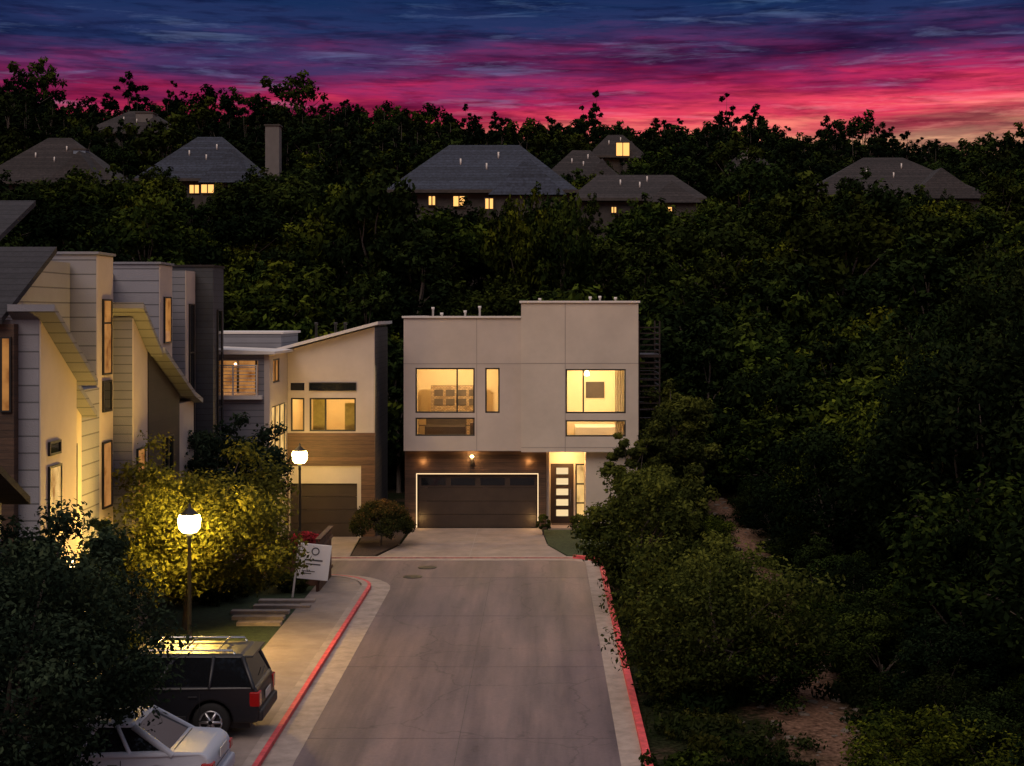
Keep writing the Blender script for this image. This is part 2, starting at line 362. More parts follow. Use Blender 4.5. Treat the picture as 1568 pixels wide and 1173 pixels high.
def sheet(name, pts, z, mat, parent=None): return mesh(name, [(x, y, z) for x, y in pts], [tuple(range(len(pts)))], mat, parent)
arcL = [(-5.5-2.2*(1-math.cos(a)), 47.2+2.2*math.sin(a)) for a in np.linspace(0, math.pi/2, 9)]
arcR = [(2.0-1.2*(1-math.cos(a)), 51.9+1.2*math.sin(a)) for a in np.linspace(0, math.pi/2, 7)]
sheet('road', [(2.0, -25), *arcR, (-20, 53.1), (-20, 49.4), *arcL[::-1], (-5.5, -25)], .006, M['road'])
def strip(name, path, w0, w1, z0, z1, mat, parent=None):
    P = [Vector((*p, 0)) for p in path]; V = []; F = []
    for i, p in enumerate(P):
        d = (P[min(i+1, len(P)-1)]-P[max(i-1, 0)]).normalized(); n = Vector((-d.y, d.x, 0))
        for w, z in ((w0, z0), (w0, z1), (w1, z1), (w1, z0)):
            q = p+n*w; V.append((q.x, q.y, z))
    for i in range(len(P)-1):
        for j in range(4): F.append((i*4+j, i*4+(j+1) % 4, i*4+4+(j+1) % 4, i*4+4+j))
    F += [(0, 1, 2, 3), tuple(len(V)-4+k for k in range(4))]
    return mesh(name, V, F, mat, parent)
def dense(a, b, n): return [(a[0]+(b[0]-a[0])*i/n, a[1]+(b[1]-a[1])*i/n) for i in range(n)]
pl = dense((-5.5, -25), (-5.5, 47.2), 20)+arcL+[(-20, 49.4)]
pr = dense((2.0, -25), (2.0, 51.9), 20)+arcR+[(-20, 53.1)]
k = group('kerb', (-5.5, 20, 0))
strip('gutter_pan', pl, -.62, 0, .0, .012, M['gutter'], k); strip('kerb_stone', pl, 0, .11, 0, .115, M['redpaint'], k)
strip('kerb_back', pl, .11, .30, 0, .118, M['gutter'], k)
k = group('kerb', (2.0, 20, 0))
strip('gutter_pan', pr, .0, .45, .0, .012, M['gutter'], k)
strip('kerb_stone', pr[:26], -.15, 0, 0, .13, M['redpaint'], k)
strip('kerb_low', pr[25:], -.07, 0, 0, .04, M['pinkpaint'], k)
strip('kerb_low_back', pr[25:], -.3, -.07, 0, .045, M['gutter'], k)
for i, (x, y) in enumerate([(-4.0, 51.2), (-4.35, 49.4)]):
    lathe('manhole_cover', [(.0, .0), (.33, .0), (.33, .012), (.28, .016), (.0, .016)], M['iron'], None, (x, y, .005))
boxes('road_joints', [(-4.88, 1.55, y, y+.02, .002, .0095) for y in (12, 18.2, 24.4, 30.6, 36.8, 43, 49.2)]+[(-1.73, -1.715, -20, 49, .002, .0092)], M['rjoint'])

box('lawn', -14, -7.3, 5, 49.0, 0, .07, M['grass'])
sw = [(-7.3, 5), (-5.8, 5), (-5.8, 47.2), (-6.2, 48.6), (-7.3, 49.05)]
prism('sidewalk', sw, 'z', 0, .10, M['concrete'])
boxes('sidewalk_joints', [(-7.29, -5.81, y, y+.03, .06, .103) for y in np.arange(6, 48, 1.55)], M['joint'])
box('driveway', -11.2, -7.3, 24.5, 33.6, .02, .10, M['concrete'])
pv = group('garden_steps', (-8.5, 40, 0))
for i, (xa, xb, y) in enumerate([(-10.2, -7.45, 36.4), (-10.0, -7.4, 37.1), (-9.6, -7.4, 37.8), (-9.6, -7.5, 38.5), (-8.6, -7.35, 41.3), (-8.9, -7.4, 42.1), (-9.1, -7.4, 42.9), (-8.6, -6.9, 43.7), (-8.6, -6.9, 44.5)]):
    box('concrete_step_%d' % (i+1), xa, xb, y, y+.3, .03, .17, M['gutter'], pv, .01)
prism('driveway', [(-5.3, 60.45), (-.05, 60.45), (.2, 56), (.9, 53.4), (-6.0, 53.4), (-5.4, 56)], 'z', 0, .035, M['concrete'])
boxes('driveway_joints', [(-5.6, .4, 56.2, 56.23, .02, .039), (-2.65, -2.62, 53.4, 60.4, .02, .0385)], M['joint'])
prism('driveway', [(-10.1, 58.1), (-7.2, 58.1), (-7.0, 53.4), (-13, 53.4), (-13, 54)], 'z', 0, .035, M['concrete'])
prism('planting_bed', [(-7.1, 58.2), (-5.45, 60.2), (-5.5, 56), (-6.1, 53.45), (-6.95, 53.45)], 'z', 0, .06, M['mulch'])
prism('lawn', [(-.0, 59.9), (.25, 56), (.95, 53.5), (1.9, 53.5), (3.6, 59.9)], 'z', 0, .05, M['grass'])
box('walkway', .25, 1.8, 60.1, 61.6, .0, .08, M['concrete'])

# ------------------------------------------------------------------ central house
H = group('modern_house', (-.9, 60, 0))
opsL = [(-5.17, -2.75, 4.80, 6.64), (-5.17, -2.75, 3.86, 4.61), (-2.32, -1.73, 4.80, 6.64)]
wall_open('upper_wall_left', 'y', 60, 60.22, -5.65, -.85, 3.25, 8.68, opsL, M['stucco'], H)
opsR = [(.96, 3.41, 4.80, 6.60), (.96, 3.41, 3.85, 4.52)]
wall_open('upper_wall_right', 'y', 59.8, 60.02, -.85, 3.92, 3.22, 9.30, opsR, M['stucco2'], H)
boxes('side_walls', [(-5.65, -5.43, 60.22, 70, 3.25, 8.68), (3.70, 3.92, 60.02, 70, 3.22, 9.30), (-5.43, 3.70, 69.8, 70, 3.25, 8.6), (-.85, -.65, 60.22, 69.8, 8.1, 9.30)], M['stucco'], H)
boxes('flat_roof', [(-5.43, -.86, 60.23, 69.79, 8.15, 8.3), (-.64, 3.69, 60.03, 69.79, 8.8, 8.95)], M['trim'], H)
boxes('soffit', [(-5.43, 3.69, 60.25, 69.79, 3.26, 3.40)], M['stucco'], H)
boxes('parapet_cap', [(-5.72, -.86, 59.93, 60.27, 8.68, 8.76), (-5.72, -5.38, 60.27, 70, 8.68, 8.76), (-.92, 3.99, 59.73, 60.07, 9.30, 9.38), (3.65, 3.99, 60.07, 70, 9.30, 9.38), (-.92, -.6, 60.07, 70, 9.30, 9.38)], M['trim'], H)
boxes('panel_joints', [(-5.65, -.86, 59.994, 60, 6.80, 6.825), (-2.68, -2.655, 59.993, 60, 3.25, 8.68), (-.85, 3.92, 59.794, 59.8, 6.82, 6.845), (.93, .955, 59.793, 59.8, 3.22, 9.3), (-.85, 3.92, 59.792, 59.8, 3.40, 3.42)], M['joint'], H)
winframe(H, 'y', 60.03, 60.12, *opsL[0], mull=[-3.47]); winframe(H, 'y', 60.03, 60.12, *opsL[1]); winframe(H, 'y', 60.03, 60.12, *opsL[2])
winframe(H, 'y', 59.83, 59.92, *opsR[0], mull=[1.68]); winframe(H, 'y', 59.83, 59.92, *opsR[1])
room('living_room', -5.42, -1.4, 60.23, 64.4, 3.55, 6.95, H, power=330, lp=(-3.5, 61.6, 6.4))
room('bedroom', .6, 3.69, 60.05, 63.8, 3.55, 6.95, H, power=340, lp=(2.0, 61.3, 6.3), col=(1, .76, .42))
box('stone_shelf_wall', -4.8, -2.6, 63.4, 63.7, 3.56, 5.75, M['stone'], H)
boxes('shelf_recesses', [(-4.65+i*.5, -4.65+i*.5+.38, 63.37, 63.399, z, z+.28) for i in range(4) for z in (4.9, 5.3)], M['furn'], H)
boxes('sofa', [(-4.9, -3.2, 61.4, 62.1, 3.56, 4.15), (-4.9, -3.2, 62.1, 62.3, 3.56, 4.42), (-3.0, -2.6, 61.2, 61.6, 3.56, 4.3), (-5.1, -3.0, 61.0, 61.06, 4.2, 4.24)], M['furn'], H)
lathe('pendant_lamp', [(.02, .3), (.03, .1), (.11, 0), (.11, -.12), (.02, -.14)], M['bulb'], H, (1.85, 60.6, 6.42))
boxes('bed', [(1.4, 3.2, 61.5, 63.4, 3.56, 4.1)], M['trim'], H)
boxes('wall_picture', [(1.9, 2.7, 63.74, 63.79, 5.2, 5.9)], M['furn'], H)
V = []; F = []
for i in range(25):
    V += [(3.0+i*.022, 60.35+.03*math.sin(i*1.3), 3.6), (3.0+i*.022, 60.35+.03*math.sin(i*1.3), 6.8)]
    if i: F.append((2*i-2, 2*i, 2*i+1, 2*i-1))
mesh('curtain', V, F, M['room'], H)
wall_open('garage_wall', 'y', 60.5, 60.7, -5.65, .18, 0, 3.26, [(-5.12, -.21, 0, 2.22)], M['wood'], H)
box('garage_side_wall', -5.65, -5.45, 60.7, 70, 0, 3.26, M['stucco'], H)
boxes('garage_door_panels', [(-5.10, -.23, 60.62, 60.66, .04+i*.545, .04+i*.545+.53) for i in range(4)], M['garage'], H)
boxes('garage_door_windows', [(-4.98+i*1.22, -4.98+i*1.22+1.0, 60.605, 60.619, 1.78, 2.08) for i in range(4)], M['darkglass'], H)
boxes('garage_led_strip', [(-5.18, -5.145, 60.47, 60.499, 0.05, 2.245), (-.185, -.15, 60.47, 60.499, .05, 2.245), (-5.18, -.15, 60.47, 60.499, 2.247, 2.28)], M['led'], H)
for x in (-5.0, -.4):
    point('garage_floor_glow', (x, 60.25, .4), 7, (1, .58, .2), .1, H)
lathe('wall_sconce_body', [(.05, -.16), (.06, -.1), (.06, .1), (.05, .16)], M['black'], H, (-2.88, 60.4, 2.75))
lathe('wall_sconce_bulb', [(.045, -.05), (.085, 0), (.045, .06)], M['bulb'], H, (-2.88, 60.4, 2.98))
point('sconce_light', (-2.88, 60.25, 2.98), 20, (1, .55, .2), .05, H)
for x in (-4.9, -.55):
    lathe('soffit_light', [(.03, 0), (.03, .02)], M['bulb'], H, (x, 60.38, 3.238))
    point('soffit_lamp', (x, 60.36, 2.75), 7, (1, .50, .16), .04, H)
boxes('porch_walls', [(.18, .30, 60.7, 61.7, 0, 3.25), (.30, 1.95, 61.7, 61.85, 2.56, 3.25), (.30, .36, 61.7, 61.85, 0, 2.56), (1.83, 1.95, 61.7, 61.85, 0, 2.56), (1.33, 1.40, 61.7, 61.85, 0, 2.56)], M['stucco2'], H)
box('porch_column_wall', 1.78, 3.90, 60.2, 61.69, 0, 3.21, M['stucco2'], H)
boxes('right_ground_wall', [(3.70, 3.9, 61.7, 70, 0, 3.24), (1.95, 3.7, 61.7, 61.9, 0, 3.24)], M['stucco'], H)
box('front_door', .37, 1.32, 61.76, 61.82, .02, 2.55, M['door'], H)
boxes('door_lites', [(.60, 1.10, 61.74, 61.762, .35+i*.44, .35+i*.44+.27) for i in range(5)], M['litb'], H)
box('door_handle', 1.18, 1.22, 61.68, 61.76, .8, 1.5, M['chrome'], H)
box('sidelight', 1.41, 1.82, 61.78, 61.80, .08, 2.52, M['lit'], H)
winframe(H, 'y', 61.74, 61.779, 1.405, 1.825, .04, 2.55, hm=(.9, 1.7), glass=False)
lathe('porch_downlight', [(.12, 0), (.12, .04)], M['bulb'], H, (1.0, 60.6, 3.17))
point('porch_light', (1.0, 60.95, 2.85), 90, (1, .55, .2), .08, H)
box('doormat', .4, 1.3, 61.0, 61.5, .08, .095, M['mulch'], H)
for i, (x, y, z, h) in enumerate([(-4.9, 66, 8.3, .85), (-3.4, 65, 8.3, .7), (-2.8, 66, 8.3, .9), (-4.3, 63, 8.3, .6), (2.1, 64, 8.95, .65), (2.6, 66, 8.95, .7), (-.1, 66, 8.95, .6), (3.3, 66, 8.95, .65)]):
    lathe('roof_vent_%d' % (i+1), [(.045, 0), (.045, h-.1), (.07, h-.1), (.07, h)], M['trim'], H, (x, y, z), n=10)
L = [(3.97, 4.03, 60.6, 60.66, 0, 8.55), (4.82, 4.88, 60.6, 60.66, 0, 8.55), (3.97, 4.03, 63.2, 63.26, 0, 8.55), (4.82, 4.88, 63.2, 63.26, 0, 8.55)]
for z in np.arange(4.9, 8.5, .24):
    L.append((4.03, 4.82, 60.61, 60.65, z, z+.05)); L.append((4.83, 4.87, 60.66, 63.2, z, z+.05))
for z in (3.3, 7.05): L.append((3.95, 4.9, 60.55, 63.3, z, z+.12))
for i in range(11): L.append((4.05, 4.8, 60.8+i*.22, 61.02+i*.22, 3.5+i*.32, 3.54+i*.32))
boxes('metal_stair', L, M['black'], H)

# ------------------------------------------------------------------ second house (mono-pitch)
G = group('mono_pitch_house', (-8.3, 58, 0))
ops = [(-9.18, -7.35, 4.21, 5.53), (-9.92, -9.38, 4.21, 5.53)]
wall_open('front_wall', 'y', 58, 58.2, -10.05, -6.62, 4.15, 7.42, ops, M['stucco'], G)
prism('gable_wall', [(-10.05, 7.42), (-6.62, 7.42), (-6.62, 8.33)], 'y', 58, 58.2, M['stucco'], G)
prism('roof_slab', [(-10.5, 7.36), (-6.45, 8.43), (-6.45, 8.55), (-10.5, 7.48)], 'y', 57.7, 63.2, M['trim'], G)
boxes('side_wall', [(-6.80, -6.62, 58.2, 63, 0, 8.3)], M['greyclad'], G)
boxes('back_wall', [(-10.05, -6.8, 62.8, 63, 0, 7.4)], M['stucco'], G)
boxes('clerestory_windows', [(-9.18, -7.35, 57.985, 58, 5.83, 6.12), (-9.92, -9.38, 57.985, 58, 5.83, 6.12)], M['darkglass'], G)
winframe(G, 'y', 57.96, 57.984, -9.2, -7.33, 5.81, 6.14, glass=False, w=.035)
winframe(G, 'y', 58.03, 58.12, *ops[0], mull=[-8.55]); winframe(G, 'y', 58.03, 58.12, *ops[1])
room('upstairs_room', -10.0, -6.85, 58.22, 61.5, 3.9, 6.0, G, power=90, col=(1, .66, .26))
boxes('curtain_panels', [(-9.1, -8.6, 58.4, 58.43, 4.0, 5.6), (-7.85, -7.45, 58.5, 58.53, 4.0, 5.3)], pmat('curtain_olive', (.4, .33, .12), .9, .2, 6, 0), G)
lathe('table_lamp', [(.02, -.5), (.02, 0), (.16, 0), (.1, .25)], M['bulb'], G, (-7.7, 58.9, 4.45))
wall_open('wood_band', 'y', 57.96, 58.2, -10.05, -6.6, 0, 4.15, [(-10.0, -7.14, 0, 2.85)], M['woodlight'], G)
wall_open('garage_surround', 'y', 58.02, 58.2, -10.0, -7.14, 0, 2.85, [(-9.95, -7.3, 0, 2.15)], M['stucco2'], G)
boxes('garage_door', [(-9.94, -7.31, 58.14, 58.18, .04+i*.53, .04+i*.53+.515) for i in range(4)], M['garage'], G)
wall_open('wing_street_wall', 'x', -10.25, -10.05, 54.2, 57.95, 0, 7.35, [(54.9, 56.3, 6.25, 7.15), (54.7, 57.6, 2.9, 5.4)], M['stucco'], G)
winframe(G, 'x', -10.16, -10.08, 54.9, 56.3, 6.25, 7.15, mull=[55.6], pane=M['lit2'], name='wing_window')
winframe(G, 'x', -10.16, -10.08, 54.7, 57.6, 2.9, 5.4, mull=[55.6, 56.6], hm=[4.2], pane=M['lit'], name='wing_window')
wall_open('wing_front_wall', 'y', 54.2, 54.4, -13.6, -10.25, 0, 7.35, [(-13.2, -10.48, 5.84, 7.12)], M['siding2'], G)
boxes('balcony_room', [(-13.2, -10.48, 55.9, 56.0, 5.84, 7.12)], M['lit2'], G)
boxes('balcony_slab', [(-13.5, -10.3, 54.0, 55.9, 5.70, 5.84)], M['trim'], G)
boxes('balcony_rail', [(-13.2, -10.48, 54.08, 54.11, z, z+.025) for z in np.arange(5.95, 6.9, .13)]+[(x, x+.05, 54.05, 54.12, 5.84, 6.92) for x in (-13.2, -12.3, -11.4, -10.53)]+[(-13.2, -10.48, 54.04, 54.13, 6.92, 6.97)], M['trim'], G)
boxes('balcony_door_frames', [(x, x+.08, 55.82, 55.9, 5.84, 7.12) for x in (-12.6, -11.6, -10.9)], M['frame'], G)
point('balcony_light', (-11.8, 55.2, 6.9), 14, (1, .50, .22), .06, G)
prism('wing_roof', [(-13.8, 7.36), (-9.8, 7.36), (-9.8, 7.46), (-13.8, 7.62)], 'y', 53.9, 57.9, M['trim'], G)
box('rear_flat_block', -15, -10.3, 58.0, 62, 0, 8.05, M['siding2'], G); box('rear_flat_cap', -15.1, -10.2, 57.95, 62.1, 8.06, 8.14, M['trim'], G)
for i, x in enumerate((-9.3, -8.5, -8.1)):
    lathe('roof_vent_%d' % (i+1), [(.05, 0), (.05, .8), (.08, .8), (.08, .9)], M['black'], G, (x, 60.5, 7.6), n=8)
point('entry_light', (-9.6, 55.3, 4.0), 40, (1, .62, .26), .06, G)

# ------------------------------------------------------------------ left row of townhouses
def shed(parent, x0, x1, yA, zA, yB, zB, th=.16, mat=None):
    prism('shed_roof', [(yA, zA), (yB, zB), (yB, zB+th), (yA, zA+th)], 'x', x0, x1, mat or M['siding2'], parent)
def side_win(parent, X, y0, y1, z0, z1, mat, mull=(), hm=()):
    winframe(parent, 'x', X+.005, X+.06, y0, y1, z0, z1, mull, hm, w=.05, pane=mat)
T0 = group('townhouse', (-13, 34, 0))
prism('street_block', [(33, 0), (33, 8.72), (35.6, 7.25), (35.6, 0)], 'x', -18, -11.3, M['siding'], T0)
box('street_wall_stucco', -11.3, -11.27, 33.02, 35.58, 0, 7.2, M['stucco2'], T0)
prism('street_wall_upper', [(33.02, 7.2), (33.02, 8.70), (35.58, 7.24), (35.58, 7.2)], 'x', -11.3, -11.27, M['stucco2'], T0)
shed(T0, -11.9, -10.85, 32.7, 8.90, 35.9, 7.10)
box('rear_block', -18, -11.75, 35.6, 39, 0, 6.9, M['siding'], T0)
box('rear_wall_stucco', -11.75, -11.72, 35.62, 37.4, 0, 6.8, M['stucco2'], T0)
shed(T0, -12.3, -11.35, 35.6, 7.25, 37.5, 6.20)
side_win(T0, -11.27, 33.5, 34.35, 3.86, 5.36, M['lit'], hm=(4.4,)); side_win(T0, -11.27, 33.5, 34.3, 5.6, 5.92, M['darkglass'])
side_win(T0, -11.72, 36.2, 36.9, 4.0, 5.6, M['lit'])
box('brown_front_wall', -20, -11.76, 32.72, 32.99, 3.0, 8.62, M['wood'], T0)
winframe(T0, 'y', 32.66, 32.715, -12.05, -11.81, 6.66, 8.34, w=.04, pane=M['lit2'])
winframe(T0, 'y', 32.66, 32.715, -13.2, -12.2, 6.66, 8.34, w=.04, pane=M['lit2'])
prism('shingle_roof', [(32.5, 8.62), (36.2, 10.35), (36.2, 10.5), (32.5, 8.77)], 'x', -20, -11.95, M['shingle'], T0)
prism('upper_block', [(32.9, 8.5), (36.1, 10.2), (38.9, 10.2), (38.9, 6.9), (32.9, 6.9)], 'x', -20, -12.5, M['siding'], T0)
prism('high_shingle_roof', [(36.8, 10.4), (40.2, 11.8), (40.2, 11.95), (36.8, 10.55)], 'x', -22, -13.85, M['shingle'], T0)
box('high_block', -22, -14.1, 37.2, 40.1, 6.9, 10.45, M['siding'], T0)
lathe('wall_light', [(.05, -.12), (.07, 0), (.05, .12)], M['bulb'], T0, (-11.15, 34.9, 2.9))
point('wall_light_glow', (-10.6, 34.4, 2.9), 80, (1, .56, .14), .1, T0)
Tn = group('townhouse', (-13, 28, 0))
box('street_block', -20, -11.0, 22, 29.9, 0, 5.0, M['siding'], Tn)
prism('upper_street_block', [(22, 5), (22, 8.9), (29.9, 5.0)], 'x', -20, -11.0, M['siding'], Tn)
shed(Tn, -20, -10.55, 22, 8.95, 30.3, 4.92, mat=M['shingle'])
T1 = group('townhouse', (-13, 40, 0))
box('tower', -20, -11.84, 39, 40.48, 0, 10.42, M['siding'], T1)
box('tower_street_wall', -11.84, -11.81, 39.02, 40.46, 0, 10.40, M['stucco'], T1)
box('tower_cap', -20.05, -11.76, 38.95, 40.55, 10.43, 10.50, M['siding2'], T1)
side_win(T1, -11.81, 39.42, 40.2, 7.2, 9.25, M['lit2'], hm=(8.6,)); side_win(T1, -11.81, 39.42, 40.2, 6.2, 7.05, M['darkglass']); side_win(T1, -11.81, 39.4, 40.2, 3.6, 5.4, M['lit2'])
box('connector', -20, -13.6, 40.5, 46.68, 0, 10.1, M['siding'], T1)
prism('street_block', [(40.5, 0), (40.5, 8.75), (42, 7.75), (42, 0)], 'x', -14, -11.3, M['siding2'], T1)
prism('street_wall', [(40.52, 0), (40.52, 8.72), (41.98, 7.74), (41.98, 0)], 'x', -11.3, -11.27, M['stucco'], T1)
shed(T1, -14, -10.9, 40.2, 9.0, 42.3, 7.62)
prism('brown_block', [(42.02, 0), (42.02, 7.75), (45.6, 6.35), (45.6, 0)], 'x', -14, -11.25, M['darkclad'], T1)
shed(T1, -14, -10.85, 42.31, 7.72, 46.1, 6.22)
side_win(T1, -11.27, 40.8, 41.6, 3.4, 5.1, M['lit2']); side_win(T1, -11.25, 43.6, 44.7, 3.2, 5.2, M['darkglass'], mull=(44.1,))
T2 = group('townhouse', (-13, 47, 0))
box('tower', -20, -12.18, 46.7, 48.3, 0, 10.42, M['siding'], T2); box('tower_street_wall', -12.18, -12.15, 46.72, 48.28, 0, 10.4, M['stucco'], T2)
box('tower_cap', -20.05, -12.1, 46.65, 48.35, 10.43, 10.50, M['siding2'], T2)
side_win(T2, -12.15, 47.15, 48.0, 7.9, 9.4, M['lit2']); side_win(T2, -12.15, 47.15, 48.0, 5.2, 7.0, M['lit2'])
box('connector', -20, -13.3, 48.35, 50.38, 0, 10.1, M['siding'], T2)
T3 = group('townhouse', (-13, 51, 0))
box('tower', -20, -12.25, 50.4, 51.8, 0, 10.35, M['siding2'], T3); box('tower_street_wall', -12.25, -12.22, 50.42, 51.78, 0, 10.33, M['stucco'], T3)
side_win(T3, -12.22, 50.8, 51.5, 4.5, 9.2, M['darkglass'], hm=(6, 7.5))
box('dark_tower', -20, -11.62, 51.9, 53.6, 0, 10.5, M['greyclad'], T3)
box('dark_tower_cap', -20.05, -11.57, 51.85, 53.65, 10.51, 10.58, M['black'], T3)
side_win(T3, -11.62, 52.5, 53.2, 4.5, 9.0, M['darkglass'], hm=(5.5, 7.5))
box('low_block', -16, -11.9, 47.5, 50.2, 0, 5.9, M['stucco'], T3)
shed(T3, -16.1, -11.6, 47.2, 6.6, 50.3, 5.8)

# ------------------------------------------------------------------ distant houses
def hip(name, cx, cy, w, d, ze, hr, ridge, rm, chim=None, wins=(), wall=None):
    g = group(name, (cx, cy, float(gh(cx, cy))))
    zb = float(min(gh(cx-w/2, cy-d/2), gh(cx+w/2, cy-d/2)))-.5
    box('walls', cx-w/2+.6, cx+w/2-.6, cy-d/2+.6, cy+d/2-.6, zb, ze, wall or M['hwall'], g)
    x0, x1, y0, y1 = cx-w/2, cx+w/2, cy-d/2, cy+d/2; r = ridge/2
    mesh('hip_roof', [(x0, y0, ze), (x1, y0, ze), (x1, y1, ze), (x0, y1, ze), (cx-r, cy, ze+hr), (cx+r, cy, ze+hr)],
         [(0, 1, 5, 4), (1, 2, 5), (2, 3, 4, 5), (3, 0, 4), (3, 2, 1, 0)], rm, g)
    boxes('eave_trim', [(x0-.05, x1+.05, y0-.06, y0-.01, ze-.25, ze+.02)], M['hwall'], g)
    wx = cx+w*.24; ww = w*.2
    mesh('wing_roof', [(wx-ww, y0-2.5, ze-.6), (wx+ww, y0-2.5, ze-.6), (wx+ww, cy, ze-.6), (wx-ww, cy, ze-.6), (wx, y0-.2, ze+hr*.62), (wx, cy, ze+hr*.62)],
         [(0, 1, 4), (1, 2, 5, 4), (3, 0, 4, 5), (2, 3, 5)], rm, g)
    box('wing_walls', wx-ww+.4, wx+ww-.4, y0-2.1, cy-1, zb-1, ze-.65, wall or M['hwall'], g)
    for (vx, vz) in ((-.12, .55), (.08, .7), (.02, .45)):
        lathe('roof_vent', [(.07, 0), (.07, .6)], M['trim'], g, (cx+vx*w, cy-d/2*(1-vz), ze+hr*vz-.1), n=8)
    if chim:
        x, zt, cw, mt = chim
        box('chimney', x-cw/2, x+cw/2, cy-1.2-cw/2, cy-1.2+cw/2, ze-4, zt, mt, g); box('chimney_cap', x-cw/2-.1, x+cw/2+.1, cy-1.3-cw/2, cy-1.1+cw/2, zt, zt+.15, M['hwall'], g)
    for i, (wx0, wx1, z0, z1, yy, mt) in enumerate(wins):
        winframe(g, 'y', yy-.08, yy-.01, wx0, wx1, z0, z1, mull=[(wx0+wx1)/2], w=.1, pane=mt)
    return dict(x0=x0, x1=x1, y0=y0-2.3, y1=y1, ze=ze, wins=[(a, b) for a, b, *_ in wins])
litfar = emi('lit_window_far', (1, .50, .14), 1.5)
chblue = pmat('chimney_pale', (.16, .2, .26), .8, .1, bump=0)
chst = pmat('chimney_stucco', (.13, .12, .115), .9, .1, bump=0)
D = []
D.append(hip('suburban_house', -33.9, 150, 13, 10, 22.2, 4.7, 2.5, M['shingle_b'], (-27.2, 27.8, 1.4, chst), [(-33.2, -31.8, 20.5, 21.5, 142.8, litfar), (-35, -33.9, 20.7, 21.7, 145.6, litfar)]))
D.append(hip('suburban_house', -4.9, 125, 15.6, 12, 18.9, 4.3, 6, M['shingle_b'], None, [(-7.3, -6.2, 17.5, 18.5, 119.5, litfar), (-9.3, -8.6, 17.6, 18.5, 119.5, litfar), (-4.6, -3.8, 17.1, 18.1, 116.8, litfar)]))
D.append(hip('suburban_house', 4.4, 165, 9, 9, 23.6, 3.6, 2, M['shingle_br']))
D.append(hip('suburban_house', 8.7, 137, 12.5, 9, 19.3, 2.5, 7, M['shingle_br'], None, [(10.4, 11.6, 17.5, 18.4, 130.3, litfar), (6.2, 6.8, 17.9, 18.6, 133, litfar)]))
D.append(hip('suburban_house', 34.8, 150, 18.5, 11, 20.6, 4.2, 4, M['shingle_br']))
D.append(hip('suburban_house', -52.5, 160, 15.5, 10, 22.8, 5.2, 2.5, M['shingle_br'], (-49.8, 26.5, 1.3, chblue)))
D.append(hip('suburban_house', -57.5, 210, 14, 9, 34.3, 3.5, 3, M['shingle_br'], (-56.2, 37.2, 2.4, chst)))
D.append(hip('suburban_house', 10, 200, 8, 7, 30, 3.2, 2, M['shingle_br'], None, [(9.7, 11.6, 29.6, 31.5, 193.9, litfar)]))
D.append(hip('suburban_house', 28.5, 205, 8, 7, 28.5, 2.6, 2, M['shingle_br'], (28.3, 31.6, 1.6, chst)))

# ------------------------------------------------------------------ trees
def leafmesh(name, centers, radii, n, size, mat, seed, flat=.75, sh=.5):
    r = np.random.default_rng(seed); C = np.asarray(centers, float); R = np.asarray(radii, float)
    w = R**2; idx = r.choice(len(C), n, p=w/w.sum())
    d = r.normal(size=(n, 3)); d /= np.linalg.norm(d, axis=1)[:, None]
    rad = r.random(n)**sh
    P = C[idx]+d*(R[idx]*rad)[:, None]*np.array([1, 1, flat])
    nrm = r.normal(size=(n, 3))*.7+d*1.0+np.array([0, 0, .6]); nrm /= np.linalg.norm(nrm, axis=1)[:, None]
    a = np.cross(nrm, r.normal(size=(n, 3))); a /= np.linalg.norm(a, axis=1)[:, None]; b = np.cross(nrm, a)
    s = (size*(.6+.8*r.random(n)))[:, None]
    V = np.stack([P-a*s, P+b*s*.5, P+a*s, P-b*s*.5], 1).reshape(-1, 3)
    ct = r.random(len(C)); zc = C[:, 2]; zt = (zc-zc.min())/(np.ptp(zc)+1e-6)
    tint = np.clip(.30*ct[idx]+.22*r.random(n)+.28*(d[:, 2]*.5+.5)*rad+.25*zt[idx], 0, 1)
    me = bpy.data.meshes.new(name); me.vertices.add(4*n); me.vertices.foreach_set('co', V.ravel().astype(np.float32))
    me.loops.add(4*n); me.loops.foreach_set('vertex_index', np.arange(4*n, dtype=np.int32))
    me.polygons.add(n); me.polygons.foreach_set('loop_start', np.arange(0, 4*n, 4, dtype=np.int32)); me.polygons.foreach_set('loop_total', np.full(n, 4, dtype=np.int32))
    at = me.attributes.new('tint', 'FLOAT', 'POINT'); at.data.foreach_set('value', np.repeat(tint, 4).astype(np.float32))
    me.update(calc_edges=True); me.materials.append(mat); return me
def clumps(seed, R, Hc, zc, n, cr=(.14, .26), cone=0., kmin=.45):
    r = np.random.default_rng(seed); C = []; Q = []
    ph = r.random(4)*6.28
    for i in range(n):
        d = r.normal(size=3); d /= np.linalg.norm(d)
        az = math.atan2(d[1], d[0]); lump = .84+.15*math.sin(2*az+ph[0])+.12*math.sin(3*az+ph[1]+3*d[2])+.1*math.sin(5*az+ph[2]+2*d[2])
        k = (kmin+(1-kmin)*r.random()**.5)*lump
        z = d[2]*Hc*k
        f = 1-cone*(z/Hc*.5+.5)
        C.append((d[0]*R*k*f, d[1]*R*k*f, zc+max(z, -Hc*.8))); Q.append(R*(cr[0]+(cr[1]-cr[0])*r.random())*(f*.5+.5))
    return C, Q
